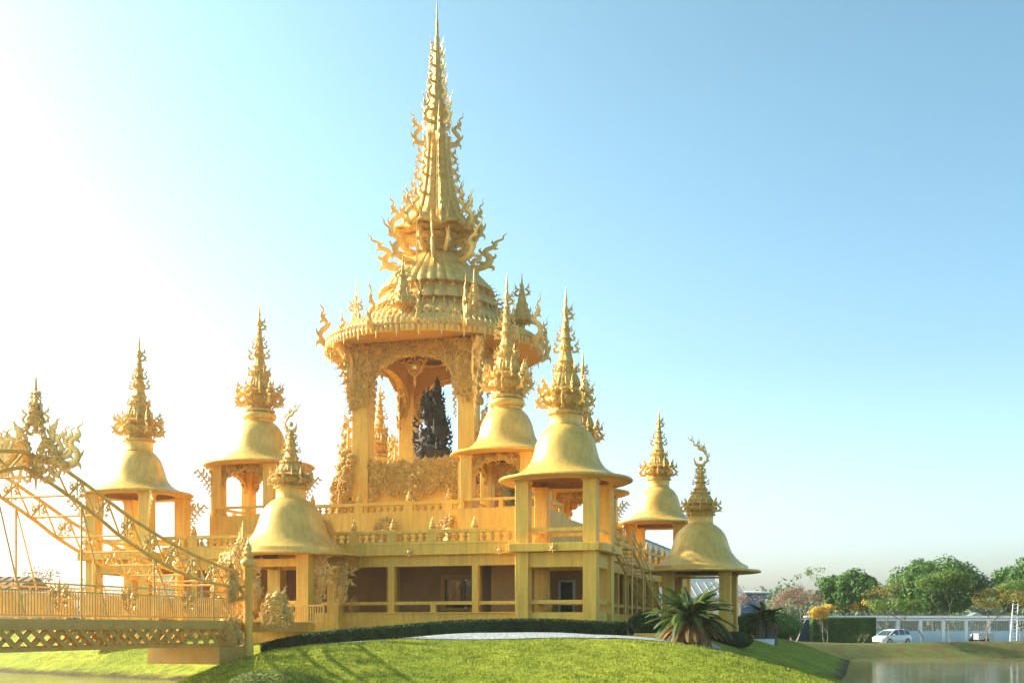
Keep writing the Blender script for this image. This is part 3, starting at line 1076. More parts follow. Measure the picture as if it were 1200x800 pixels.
obj('end_wall', m, M_INNER, ter, smooth=0)
# open rail on the right edge
m = MB(); m.box(rx - .16, rx + .0, -12.4, 12.6, 5.05, 5.24)
obj('side_hand_rail', m, M_WALL, ter, smooth=0)
for b in [-11.6, -9.2, -6.8, -4.4, -2.0, .4, 2.8, 5.2, 7.6, 10.0, 12.2]:
    tb('rail_post', rx - .22, rx + .02, b - .14, b + .14, 4.5, 5.05)
    obj('post_finial', ME_FIN, None, ter, (rx - .1, b, 5.24), (0, 0, 0), (.9, .9, .9))
# left edge rail
m = MB(); m.box(-rx, -rx + .16, -12.4, 12.6, 5.05, 5.24)
obj('side_hand_rail', m, M_WALL, ter, smooth=0)
# second level block with its own balustrade
tb('upper_block', -10.4, 10.4, -10.8, 10.8, 4.5, 6.8)
balustrade((-5.4, -10.68), (5.55, -10.68), 6.8, [1.3, 4.45, 7.7, 10.2], top0=.44, top1=.63, low=.06)
for (ca, cb) in ((8.3, -9.0), (-8.2, -9.0), (8.2, 9.0), (-8.2, 9.0)):
    tb('corner_block', ca - 2.6, ca + 2.6, cb - 2.55, cb + 2.55, 4.51, 6.84)
    for q in range(4):
        T = Matrix.Translation((ca, cb, 0)) @ Matrix.Rotation(q * pi / 2, 4, 'Z')
        m = MB(); m.box(-2.5, 2.5, -2.45, -2.25, 7.28, 7.44, M=T)
        for s in (-2.35, 0, 2.35):
            m.box(s - .12, s + .12, -2.44, -2.26, 6.84, 7.28, M=T)
        obj('parapet', m, M_WALL, ter, smooth=0)
# seated deity reliefs on the upper block's wall
for a in (-3.4, .9, 5.0):
    m = MB()
    kranok(m, a, -10.95, 5.0, 1.7, 1.9, 5, curls=24)
    def smp(rng, a=a):
        t = rng.uniform(0, 2 * pi); q = rng.random() ** .5
        return (a + .75 * q * cos(t), -10.95, 5.75 + .6 * q * sin(t))
    filigree(m, smp, 40, .08, .16)
    m.lathe([(.5, 0), (.42, .15), (.22, .3), (.34, .55), (.3, .75), (.12, .85), (.18, 1.0), (.14, 1.15), (.04, 1.4)], 16, M=Matrix.Translation((a, -11.0, 5.0)))
    obj('deity_relief', m, M_CARV, ter, smooth=50)

# ------------------------------------------------------------------ central shrine
sh = gthing('central_shrine', 'tall golden open shrine with four square columns, carved arches and many tiered spire', 'shrine', 0, 0, 6.8)
su, sr = 3.75, 4.0
for a in (-su, su):
    for b in (-sr, sr):
        obj('column', column_mb(a, b, 6.78, 18.6, 1.15), M_WALL, sh, smooth=0)
pd = MB()
pd.box(-su - .5, su + .5, -sr - .5, -sr + .2, 6.8, 8.5)
pd.box(-su - .5, su + .5, sr - .2, sr + .5, 6.8, 8.5)
pd.box(-su - .45, -su + .2, -sr + .2, sr - .2, 6.8, 8.5)
pd.box(su - .2, su + .45, -sr + .2, sr - .2, 6.8, 8.5)
# podium sits between the columns so cut back a little
pd = MB()
for q, (w_, d_) in enumerate(((su, sr), (sr, su), (su, sr), (sr, su))):
    T = Matrix.Rotation(q * pi / 2, 4, 'Z')
    pd.box(-w_ + .58, w_ - .58, -d_ - .3, -d_ + .3, 6.8, 10.35, M=T)
pd.box(-su + .3, su - .3, -sr + .3, sr - .3, 6.9, 10.3)
obj('podium', pd, M_WALL, sh, smooth=0)
for q, (w_, d_) in enumerate(((su, sr), (sr, su), (su, sr), (sr, su))):
    T = Matrix.Rotation(q * pi / 2, 4, 'Z')
    m = MB()
    m.box(-w_ + .6, w_ - .6, -d_ - .42, -d_ - .3, 8.9, 10.7)
    def smp(rng, w_=w_, d_=d_):
        x = rng.uniform(-w_ + .6, w_ - .6)
        lo = 8.75 - .9 * max(0, 1 - abs(x) / .8) - .8 * max(0, 1 - (w_ - .6 - abs(x)) / .7)
        return (x, -d_ - .44, rng.uniform(lo, 10.85))
    filigree(m, smp, 230, .17, .36)
    for i in range(19):
        x = -w_ + .7 + (2 * w_ - 1.4) * i / 18
        flame(m, x - .1, -d_ - .36, 10.6, .45 + .12 * (i % 2), 0, 0, x < 0, small=True)
    for i in range(9):      # drop scallops
        x = -w_ + 1.6 + (2 * w_ - 3.2) * i / 8
        curl(m, Vector((x, -d_ - .46, 9.0)), Vector((1, 0, 0)), Vector((0, 0, 1)), .27, 1, .25, pi)
    for k_ in range(10):
        m.lathe([(.05, 0), (.16, .04), (.08, .1)], 8, M=Matrix.Translation((rg.uniform(-.5, .5), -d_ - .5, rg.uniform(8.8, 10.6))) @ Matrix.Rotation(pi / 2, 4, 'X'))
    m.v = [tuple(T @ Vector(v)) for v in m.v]
    obj('carved_panel', m, M_CARV, sh, smooth=50)
    # arch
    m = MB()
    sm = arch_panel(m, -w_ + .55, w_ - .55, -d_ - .1, .5, 14.6, 18.0, 18.75, cusp=.0, N=40, p=.72)
    def smp2(rng, sm=sm, d_=d_):
        a, b = sm(rng)
        return (a, -d_ - .38, b)
    filigree(m, smp2, 190, .17, .36)
    def smp3(rng, w_=w_, d_=d_):
        sg = rng.choice((-1, 1))
        t = rng.random()
        return (sg * (w_ + rng.uniform(-.55, .5 + .8 * t)), -d_ - .62, 14.6 + 4.0 * t)
    filigree(m, smp3, 130, .18, .36)
    for sg in (-1, 1):       # long pendant carvings against the columns
        for i in range(7):
            flame(m, sg * (w_ - .72), -d_ - .3, 16.6 - i * .45, .75 - .05 * i, 0, pi * .95, sg < 0)
        m.tube([(sg * (w_ - .5), -d_ - .45, 17.6), (sg * (w_ - .62), -d_ - .45, 15.8), (sg * (w_ - .5), -d_ - .45, 14.0)], [.3, .2, .03], 6, k=2, flat=.4)
    for i in range(7):
        a = pi * (i + .5) / 7
        if sin(a) < .9:
            flame(m, -(w_ - .8) * cos(a), -d_ - .1, 14.7 + 3.3 * sin(a) ** .72, .7, 0, pi * .85, i > 3)
    m.v = [tuple(T @ Vector(v)) for v in m.v]
    obj('carved_arch', m, M_CARV, sh, smooth=50)
# corner flame carvings: pendants below the eaves and stacks at the column feet
for (a, b) in ((-su, -sr), (su, -sr), (-su, sr), (su, sr)):
    an = math.atan2(b, a)
    m = MB()
    for i in range(9):
        t = i / 8
        rr = math.hypot(a, b) + .7 + .7 * (1 - t) ** 2
        flame(m, rr * cos(an), rr * sin(an), 18.1 - 3.9 * t, 1.05 - .3 * t, an, pi * .55 + .5 * t)
    m.tube([((math.hypot(a, b) + q) * cos(an), (math.hypot(a, b) + q) * sin(an), z_) for q, z_ in ((1.7, 18.5), (1.1, 17.8), (.95, 16.4), (.8, 15.0), (1.1, 14.2))], [.3, .34, .28, .2, .05], 8, k=3, flat=.6)
    def smp4(rng, a=a, b=b, an=an):
        t = rng.random()
        q = .75 + rng.random() * (.3 + 1.5 * (1 - t) ** 2)
        return ((math.hypot(a, b) + q) * cos(an), (math.hypot(a, b) + q) * sin(an), 18.3 - 3.4 * t)
    filigree(m, smp4, 60, .14, .28, nrm=(-sin(an), cos(an), 0))
    obj('eave_bracket', m, M_FLAM, sh, smooth=60)
    m = MB()
    dx, dy = (1.1 if a > 0 else -1.1), 0
    kranok(m, a + dx * .9, b - .2, 6.85, 7.2, 2.6, 10, ang=0, curls=90)
    kranok(m, a + dx * 1.7, b - .1, 6.85, 4.2, 2.0, 7, ang=0, curls=50)
    for j_ in range(6):
        flame(m, a + dx * (.5 + .2 * (j_ % 2)), b - .2, 9.5 + j_ * .75, 2.2 - .2 * j_, 0, 0, dx < 0)
    def smp5(rng, a=a, b=b, dx=dx):
        t = rng.random()
        return (a + dx * (.4 + rng.random() * (1.3 - .9 * t)), b - .6, 6.9 + 4.6 * t)
    filigree(m, smp5, 90, .13, .26)
    obj('corner_crest', m, M_CARV, sh, smooth=55)
# big eave roof
er = MB()
er.lathe([(7.45, 18.62), (7.6, 18.75), (7.6, 19.05), (7.25, 19.3), (6.6, 19.65), (5.9, 20.05), (5.3, 20.4), (4.8, 20.6)], 96,
         lambda k, t, r, z: (r * (1 + .006 * cos(48 * t)), z), cap=False)
eave = obj('eave_roof', er, M_TILE, sh, smooth=50)
eave.location.x = -.2
eave.scale = (.985, .985, 1)
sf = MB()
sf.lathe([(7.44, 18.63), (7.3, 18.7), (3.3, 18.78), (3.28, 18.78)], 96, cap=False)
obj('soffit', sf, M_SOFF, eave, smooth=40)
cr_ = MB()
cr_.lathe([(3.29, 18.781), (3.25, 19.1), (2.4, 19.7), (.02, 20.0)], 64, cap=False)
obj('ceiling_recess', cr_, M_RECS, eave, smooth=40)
# drum behind the arches
dm = MB()
for q, (w_, d_) in enumerate(((su, sr), (sr, su), (su, sr), (sr, su))):
    T = Matrix.Rotation(q * pi / 2, 4, 'Z')
    arch_panel(dm, -w_ + .5, w_ - .5, -d_ + .25, .12, 14.9, 17.9, 18.72, cusp=0, N=30, p=.72)
    for v_ in range(len(dm.v) - 31 * 4, len(dm.v)):
        dm.v[v_] = tuple(T @ Vector(dm.v[v_]))
obj('inner_arch', dm, M_SOFF, sh, smooth=40)
# hanging leaf fringe round the eave
fg = MB()
NF = 132
for i in range(NF):
    a = 2 * pi * i / NF
    s = (.72 if i % 4 == 0 else .36) * R.uniform(.9, 1.1)
    for sg in (0, 1):
        M_ = Matrix.Translation((7.6 * cos(a), 7.6 * sin(a), 19.05)) @ Matrix.Rotation(a + pi / 2, 4, 'Z')
        if sg == 0:
            fg.tube([(0, 0, .05), (0, -.07, -.1), (0, -.04, -.3), (0, -.08, -s - .1)], [.05, .15, .10, .006], 6, M=M_, k=2, flat=.5)
        else:
            curl(fg, M_ @ Vector((.12, -.1, .12)), Vector((-sin(a), cos(a), 0)), Vector((0, 0, 1)), .14, 1, .25, R.uniform(0, 6))
            fg.tube([(0, 0, .0), (.0, -.03, .25), (.05, 0, .42)], [.08, .09, .004], 5, M=M_, k=2, flat=.5)
obj('leaf_fringe', fg, M_FLAM, eave, smooth=60)
# carved skirt leaves above the eave
sk = MB()
for ring, (rr, zz, n, s) in enumerate(((7.4, 19.3, 120, .5), (6.8, 19.6, 104, .6), (6.1, 19.98, 88, .6), (5.5, 20.35, 70, .6))):
    for i in range(n):
        a = 2 * pi * (i + .5 * (ring % 2)) / n
        M_ = Matrix.Translation((rr * cos(a), rr * sin(a), zz)) @ Matrix.Rotation(a + pi / 2, 4, 'Z')
        sk.tube([(0, .1, .35), (0, -.08, .2), (0, -.16, 0), (0, -.3, -.22 * s)], [.05, .13, .11, .006], 5, M=M_, k=2, flat=.5)
obj('roof_leaves', sk, M_FLAM, eave, smooth=60)
# three domed tiers
def tier(name, prof, n, ribs, ramp, scal, drops=False):
    t_ = MB()
    K = len(prof)
    def fn(k, t, r, z):
        q = abs(sin(t * ribs / 2)) ** .6
        f = k / (K - 1)
        return r * (1 + ramp * q * (1 - f * .6)) , z - scal * q * max(0, 1 - k / 2.0)
    t_.lathe(prof, n, fn, cap=True)
    if drops:
        for i in range(30):
            a = 2 * pi * (i + .5) / 30
            t_.tube([(3.85 * cos(a), 3.85 * sin(a), 22.75), (4.02 * cos(a), 4.02 * sin(a), 22.6), (3.95 * cos(a), 3.95 * sin(a), 22.4)], [.02, .1, .01], 5, k=2)
        for i in range(40):
            a = 2 * pi * i / 40
            t_.tube([(4.2 * cos(a), 4.2 * sin(a), 21.72), (4.35 * cos(a), 4.35 * sin(a), 21.5), (4.6 * cos(a), 4.6 * sin(a), 21.1)], [.02, .07, .02], 5, k=2)
    return obj(name, t_, M_TILE, sh, smooth=32)
tier('lower_skirt', [(5.0, 20.35), (5.12, 20.5), (4.65, 20.85), (4.05, 21.4), (3.7, 21.9), (3.5, 22.3)], 240, 36, .07, .12)
tier('middle_band', [(3.5, 21.75), (4.18, 21.78), (4.05, 22.0), (3.6, 22.6), (3.2, 23.2)], 240, 30, .07, .2, True)
tier('upper_dome', [(3.0, 22.98), (3.78, 23.0), (3.66, 23.2), (3.15, 23.8), (2.6, 24.4), (2.1, 24.95), (1.7, 25.35), (1.3, 25.7)], 264, 36, .075, .3)
nk = MB()
nk.lathe([(1.45, 25.5), (1.75, 25.62), (1.6, 25.8), (1.2, 25.95), (1.15, 26.3), (1.35, 26.5), (1.75, 26.62), (2.0, 26.75), (1.7, 26.8), (2.3, 26.95), (2.7, 27.0)], 64,
         lambda k, t, r, z: (r * (1 + .05 * cos(8 * t) + .03 * cos(24 * t)), z))
def smp6(rng):
    a = rng.uniform(0, 2 * pi)
    return (1.25 * cos(a), 1.25 * sin(a), rng.uniform(25.8, 26.6))
for _ in range(90):
    a = R.uniform(0, 2 * pi)
    curl(nk, Vector((1.35 * cos(a), 1.35 * sin(a), R.uniform(25.75, 26.6))), Vector((-sin(a), cos(a), 0)), Vector((0, 0, 1)), R.uniform(.12, .22), 1, .22, R.uniform(0, 6))
obj('carved_neck', nk, M_CARV, sh, smooth=50)
# concave spire roof and shaft
spm = MB()
def spf(k, t, r, z):
    q = cos(8 * t)
    e = max(0, 1 - k / 5)
    return r * (1 + .06 * q * (1 if k < 16 else .3) + .012 * cos(32 * t)), z + .14 * q * e
SP = [(2.2, 27.0), (2.95, 27.02), (3.0, 27.12), (2.8, 27.25), (2.3, 27.6), (1.9, 28.1), (1.6, 28.7), (1.36, 29.4), (1.18, 30.2), (1.05, 31.0), (.95, 31.9), (.86, 32.9), (.8, 33.7), (.85, 33.8), (.62, 33.95),
      (.56, 34.5), (.62, 34.7), (.5, 34.85), (.48, 35.1), (.66, 35.3), (.68, 35.6), (.56, 35.85), (.62, 36.0), (.46, 36.2), (.36, 36.9), (.42, 37.2), (.34, 37.4), (.28, 38.2), (.34, 38.4), (.26, 38.6), (.22, 39.3),
      (.27, 39.5), (.2, 39.7), (.16, 40.4), (.19, 40.6), (.12, 40.9), (.1, 41.6), (.12, 41.7), (.06, 42.0), (.05, 42.8), (.005, 43.35)]
spm.lathe(SP, 96, spf)
spo = obj('spire', spm, M_CARV, sh, smooth=45)
rb = MB()
for i in range(8):
    a = 2 * pi * (i + .5) / 8
    def prof_r(z):
        for (r0, z0), (r1, z1) in zip(SP[2:13], SP[3:14]):
            if z0 <= z <= z1:
                return r0 + (r1 - r0) * (z - z0) / (z1 - z0)
        return .9
    pts = [(prof_r(z_) * .98 * cos(a), prof_r(z_) * .98 * sin(a), z_) for z_ in (27.3, 27.8, 28.5, 29.3, 30.2, 31.2, 32.2, 33.2, 33.9)]
    rb.tube(pts, [.16, .16, .15, .14, .13, .12, .11, .12, .14], 6, k=2)
    for j in range(40):
        z_ = R.uniform(27.5, 33.7)
        rr = prof_r(z_) * 1.0
        aa = 2 * pi * i / 8 + R.uniform(-.22, .22)
        curl(rb, Vector((rr * cos(aa), rr * sin(aa), z_)), Vector((-sin(aa), cos(aa), 0)), Vector((0, 0, 1)), R.uniform(.1, .17), R.choice((-1, 1)), .2, R.uniform(0, 6))
obj('spire_ribs', rb, M_FLAM, spo, smooth=60)
for i in range(8):
    a = 2 * pi * (i + .5) / 8 + .05
    for (rr, zz, s, ln) in ((2.3, 27.35, 2.2, 0), (1.7, 28.3, 1.8, -.05), (1.3, 29.7, 1.25, 0), (1.05, 31.0, 1.15, 0), (.9, 32.2, 1.1, 0), (.75, 33.6, 2.0, .12)):
        if i % 2 and s == 2.0:
            continue
        obj('flame_ornament', ME_FLAME, None, spo, (rr * cos(a), rr * sin(a), zz - 6.8), (0, ln, a), (s * .8, s, s), shift=False)
for i in range(4):
    a = 2 * pi * (i + .5) / 4 + .4
    for (rr, zz, s) in ((.5, 34.9, 1.7), (.5, 35.7, 1.1), (.3, 36.7, 1.25), (.28, 37.7, 1.0), (.24, 38.8, .95), (.2, 39.8, .8)):
        obj('flame_ornament', ME_FLAME, None, spo, (rr * cos(a), rr * sin(a), zz - 6.8), (0, .12, a), (s * .85, s, s), shift=False)
# reaching flames on the dome shoulders and neck
for i in range(8):
    a = 2 * pi * i / 8 + TH * 0 + .28
    obj('reaching_flame', ME_REACH, None, sh, (2.15 * cos(a), 2.15 * sin(a), 24.8 - 6.8), (0, -.12, a), (2.6, 2.0, 2.0), shift=False)
    obj('reaching_flame', ME_REACH, None, sh, (1.5 * cos(a + .39), 1.5 * sin(a + .39), 25.6 - 6.8), (0, -.45, a + .39), (2.1, 2.1, 2.2), shift=False)
# mane clusters on the tiers
for i in range(4):
    a0 = i * pi / 2
    for j, (rr, zz, s) in enumerate(((4.3, 20.7, 1.5), (4.1, 21.3, 1.4), (3.9, 21.9, 1.25), (3.7, 22.5, 1.0), (3.5, 23.0, .8))):
        for dq in (-.09, .09):
            obj('mane_flame', ME_REACH, None, sh, (rr * .92 * cos(a0 + dq), rr * .92 * sin(a0 + dq), zz - 6.8), (0, .55, a0 + dq), (s * .8, s, s * .8), shift=False)
# small pagodas on the eave, over each side
for i in range(4):
    a = i * pi / 2
    m = MB()
    m.lathe([(.3, 0), (.34, .1), (.22, .25), (.2, .7), (.28, .85), (.78, 1.0), (.82, 1.1), (.66, 1.25), (.68, 1.4), (.5, 1.6), (.54, 1.75), (.38, 2.0), (.42, 2.15), (.26, 2.45), (.3, 2.55), (.16, 2.9), (.2, 3.0), (.1, 3.3),
             (.13, 3.4), (.06, 3.7), (.005, 4.4)], 24, lambda k, t, r, z: (r * (1 + .06 * cos(8 * t)), z))
    for zz, rr, n, s in ((1.0, .75, 10, .4), (1.35, .62, 8, .35), (1.75, .5, 8, .3), (2.9, .14, 4, .75)):
        for j in range(n):
            b = 2 * pi * j / n
            flame(m, rr * cos(b), rr * sin(b), zz, s, b, 0, small=s < .5)
    m.v = [(x + 6.15 * cos(a), y + 6.15 * sin(a), z + 19.55) for x, y, z in m.v]
    obj('small_pagoda', m, M_CARV, sh, smooth=50)
    a += pi / 4
    m = MB()
    kranok(m, 0, 0, 0, 3.6, 1.5, 5, ang=0, curls=20)
    T = Matrix.Translation((5.9 * cos(a), 5.9 * sin(a), 19.6)) @ Matrix.Rotation(a + pi / 2, 4, 'Z')
    m.v = [tuple(T @ Vector(v)) for v in m.v]
    obj('leaf_crest', m, M_FLAM, sh, smooth=60)
for i in range(16):
    a = 2 * pi * (i + .5) / 16
    s = 2.5 if i % 2 else 1.3
    obj('rim_flame', ME_FLAME, None, sh, (7.25 * cos(a), 7.25 * sin(a), 19.2 - 6.8), (0, -.05, a), (s * .7, s, s), shift=False)
# thin rod at the front of the dome
m = MB(); m.tube([(.0, -3.0, 24.5), (.0, -3.0, 27.9)], [.07, .02], 6)
m.v = [(x - .3, y, z) for x, y, z in m.v]
obj('lightning_rod', m, M_FLAM, sh)
# hanging pendant under the recess
m = MB()
for sg in (-1, 1):
    m.tube([(0, 0, 0), (sg * .35, 0, .35), (sg * .6, 0, .8), (sg * .45, 0, 1.15), (sg * .12, 0, 1.0), (0, 0, .75)], [.05, .07, .07, .07, .05, .03], 6, k=3, flat=.6)
    for q in range(4):
        flame(m, sg * (.3 + .12 * q), 0, .35 + .22 * q, .4, 0, 0, sg < 0, small=True)
m.tube([(0, 0, .1), (0, 0, -.3), (0, 0, -.8)], [.1, .08, .005], 6, k=2)
m.tube([(0, 0, 1.0), (0, 0, 1.9)], [.03, .03], 6)
pv = (-.75, -2.2, 16.85)
for q in range(14):
    curl(m, Vector((R.uniform(-.4, .4), -.04, R.uniform(.2, 1.0))), Vector((1, 0, 0)), Vector((0, 0, 1)), .12, R.choice((-1, 1)), .2, R.uniform(0, 6))
m.v = [(x + pv[0], y + pv[1], z + pv[2]) for x, y, z in m.v]
pn = obj('hanging_pendant', m, M_FLAM, sh, smooth=60)
m = MB(); m.lathe([(.01, -.2), (.15, -.14), (.2, 0), (.15, .14), (.01, .2)], 12)
m.v = [(x + pv[0], y + pv[1] - .1, z + pv[2] + .68) for x, y, z in m.v]
obj('gem', m, M_GEM, pn)

# dark bronze sculpture inside the shrine
st = gthing('bronze_sculpture', 'dark bronze multi figured deity sculpture with spiky crowns inside the shrine', 'sculpture', -.55, .6, 10.3)
m = MB()
def rough(k, t, r, z):
    return r * (1 + .42 * noise.noise(Vector((2.2 * cos(t), 2.2 * sin(t), z * 1.6))) + .05 * cos(7 * t + z * 3)), z
m.lathe([(.4, 10.3), (.5, 10.9), (.9, 11.3), (1.25, 11.7), (1.4, 12.1), (1.2, 12.45), (.6, 12.7), (.3, 12.9)], 40, rough)          # lotus bowl
for (x_, y_, z_, r_, h_) in ((-.35, 0, 12.5, .78, 1.5), (.45, .1, 12.9, .72, 1.6), (.0, .1, 13.9, .82, 1.5), (.5, 0, 14.5, .55, 1.3), (-.45, 0, 14.3, .45, 1.1), (.35, .1, 15.4, .42, 1.9)):
    m.lathe([(.05 * r_, 0), (.75 * r_, .1 * h_), (r_, .3 * h_), (.8 * r_, .5 * h_), (.95 * r_, .62 * h_), (.55 * r_, .74 * h_), (.6 * r_, .84 * h_), (.25 * r_, .95 * h_), (.02, 1.1 * h_)], 28,
            lambda k, t, r, z, o=z_: (r * (1 + .25 * noise.noise(Vector((2 * cos(t), 2 * sin(t), z * 2 + o)))), z), M=Matrix.Translation((x_, y_, z_)))
rg2 = random.Random(5)
for i in range(16):      # arms, heads and lumps of the figures
    a = rg2.uniform(0, 2 * pi)
    z_ = rg2.uniform(11.8, 15.8)
    r_ = rg2.uniform(.6, .9) * (1 if z_ < 14.2 else .6)
    m.tube([(r_ * cos(a), r_ * sin(a), z_ - .4), ((r_ + .3) * cos(a + .3), (r_ + .3) * sin(a + .3), z_), ((r_ + .15) * cos(a + .7), (r_ + .15) * sin(a + .7), z_ + .5)], [.24, .26, .14], 8, k=3)
    m.lathe([(.02, -.26), (.2, -.18), (.26, 0), (.2, .18), (.02, .3)], 10, M=Matrix.Translation(((r_ + .1) * cos(a + .9), (r_ + .1) * sin(a + .9), z_ + .7)))
obj('figure_body', MB().add([(x * .86 - .55, y * .86 + .6, z) for x, y, z in m.v], m.f), M_BRONZE, st, smooth=60)
m = MB()
for i in range(85):
    a = rg2.uniform(0, 2 * pi)
    z_ = rg2.uniform(11.6, 16.4)
    rr = (1.15 if z_ < 14.2 else .75) - max(0, z_ - 15) * .3
    flame(m, -.55 + rr * .86 * cos(a), .6 + rr * .86 * sin(a), z_, rg2.uniform(.4, .8), a, rg2.uniform(-.2, .3))
obj('flame_crown', m, M_BRONZE, st, smooth=60)

# ------------------------------------------------------------------ bridge
def lacy(m, s):
    '''small open scroll ornament in the plane of the truss'''
    e1, e2 = Vector((.25, 1, 0)).normalized(), Vector((0, 0, 1))
    for k_ in (-1, 1):
        curl(m, e1 * (k_ * .38 * s) + e2 * .1 * s, e1, e2, .3 * s, k_, .2, 0 if k_ > 0 else pi)
        curl(m, e1 * (k_ * .3 * s) - e2 * .45 * s, e1, e2, .24 * s, -k_, .2, 1.2)
        flame(m, 0, k_ * .45 * s, .1 * s, .75 * s, pi / 2, 0, k_ < 0)
        flame(m, 0, k_ * .2 * s, .3 * s, .6 * s, pi / 2, 0, k_ < 0)
        flame(m, 0, k_ * .25 * s, -.5 * s, .5 * s, pi / 2, pi * .75, k_ > 0)
    curl(m, e2 * .45 * s, e1, e2, .22 * s, 1, .22, pi / 2)
    m.tube([(0, 0, -.9 * s), (0, 0, -.2 * s), (0, 0, .5 * s), (0, 0, 1.15 * s)], [.01, .07 * s, .08 * s, .005], 5, k=2)
br = gthing('footbridge', 'golden footbridge with curved double trusses and slatted railing leading to the entrance pavilion', 'bridge', -1.45, -41, -2.8)
A0, A1 = -2.95, .05
B0, B1 = -58, -26.6
m = MB(); m.box(A0 - .12, A1 + .12, B0, B1, .0, .25)
obj('deck', m, M_DECK, br, smooth=0)
for a in (A0, A1):
    m = MB()
    m.box(a - .1, a + .1, B0, B1, -.14, -.002)
    m.box(a - .1, a + .1, B0, B1, -.92, -.78)
    n = 36
    L = (B1 - B0) / n
    for i in range(n):
        y0 = B0 + i * L
        for sg in (0, 1):
            p, q = (y0, y0 + L) if sg == 0 else (y0 + L, y0)
            yy = a + (.035 if sg else -.035)
            pl = [(p - .14, -.78), (p + .14, -.78), (q + .14, -.14), (q - .14, -.14)]
            vs = [(yy - .03, s, z_) for s, z_ in pl] + [(yy + .03, s, z_) for s, z_ in pl]
            m.add(vs, [(0, 1, 2, 3), (7, 6, 5, 4), (0, 4, 5, 1), (1, 5, 6, 2), (2, 6, 7, 3), (3, 7, 4, 0)])
    obj('lattice_girder', m, M_LATT, br, smooth=0)
nb = 15
for a in (A0, A1):
    for i in range(nb):
        y0 = B0 + (B1 - B0) * i / nb
        y1 = B0 + (B1 - B0) * (i + 1) / nb
        m = MB()
        m.tube([(a, y0, 1.55), (a, y1, 1.55)], .035, 6)
        m.tube([(a, y0, 1.28), (a, y1, 1.28)], .028, 5)
        m.box(a - .02, a + .02, y0, y1, .36, .41)
        m.box(a - .035, a + .035, y0 - .035, y0 + .035, .25, 1.55)
        k_ = 13
        for j in range(1, k_):
            yy = y0 + (y1 - y0) * j / k_
            m.box(a - .025, a + .025, yy - .028, yy + .028, .41, 1.26)
        rl = obj('railing_panel', m, M_STEEL, br, smooth=30)
        if i % 2 == 1:
            m = MB()
            lacy(m, .62)
            m.v = [(x + a + .06, y + y0, z + 1.1) for x, y, z in m.v]
            obj('railing_ornament', m, M_FLAM, rl, smooth=60)
LOW = [(-41, 5.6), (-40, 5.35), (-38, 4.65), (-36.4, 4.0), (-35.4, 3.55), (-33, 2.75), (-31, 2.25), (-29, 1.98), (-27, 1.85)]
UPP = [(-41, 6.15), (-39, 5.85), (-36.5, 5.0), (-34.3, 4.2), (-31, 3.3), (-27.9, 2.72), (-27, 2.6)]
def interp(tab, b):
    if b < -41:
        b = -82 - b
    for (b0, z0), (b1, z1) in zip(tab[:-1], tab[1:]):
        if b0 <= b <= b1:
            return z0 + (z1 - z0) * (b - b0) / (b1 - b0)
    return tab[-1][1]
for a in (A0, A1):
    for nm, tab in (('lower_chord', LOW), ('upper_chord', UPP)):
        p = catmull([(b, z_) for b, z_ in tab], 4)
        p = [(-82 - b, z_) for b, z_ in reversed(p[1:])] + p
        m = MB(); m.tube([(a, b, z_) for b, z_ in p], .08, 8)
        obj(nm, m, M_STEEL, br, smooth=60)
    m = MB()
    sts = [-27.0 - 1.55 * i for i in range(19)]
    for i, b in enumerate(sts):
        m.tube([(a, b, interp(UPP, b)), (a, b - .75, interp(LOW, b - .75))], .045, 6)
        if i + 1 < len(sts):
            m.tube([(a, b - .75, interp(LOW, b - .75)), (a, sts[i + 1], interp(UPP, sts[i + 1]))], .045, 6)
    obj('truss_bracing', m, M_STEEL, br, smooth=60)
    for i, b in enumerate(sts):
        if i % 3 == 1:
            m = MB()
            m.tube([(a, b, .25), (a, b, interp(LOW, b))], .05, 6)
            m.tube([(a, b + 1.6, .25), (a, b, interp(LOW, b))], .035, 6)
            obj('hanger_rod', m, M_STEEL, br, smooth=60)
    for i, b in enumerate(sts):
        if -40 < b < -27.5:
            m = MB()
            zz = (interp(UPP, b - .2) + interp(LOW, b - .2)) / 2 - .45
            lacy(m, .5)
            m.v = [(x, y, z_ + .45) for x, y, z_ in m.v]
            m.v = [(x + a, y + b - .25, z_ + zz) for x, y, z_ in m.v]
            obj('truss_ornament', m, M_FLAM, br, smooth=60)
m = MB()
for i, b in enumerate(sts):
    for tab, off in ((LOW, -.75),):
        m.tube([(A0, b + off, interp(tab, b + off)), (A1, b + off, interp(tab, b + off))], .045, 6)
obj('cross_ties', m, M_STEEL, br, smooth=60)
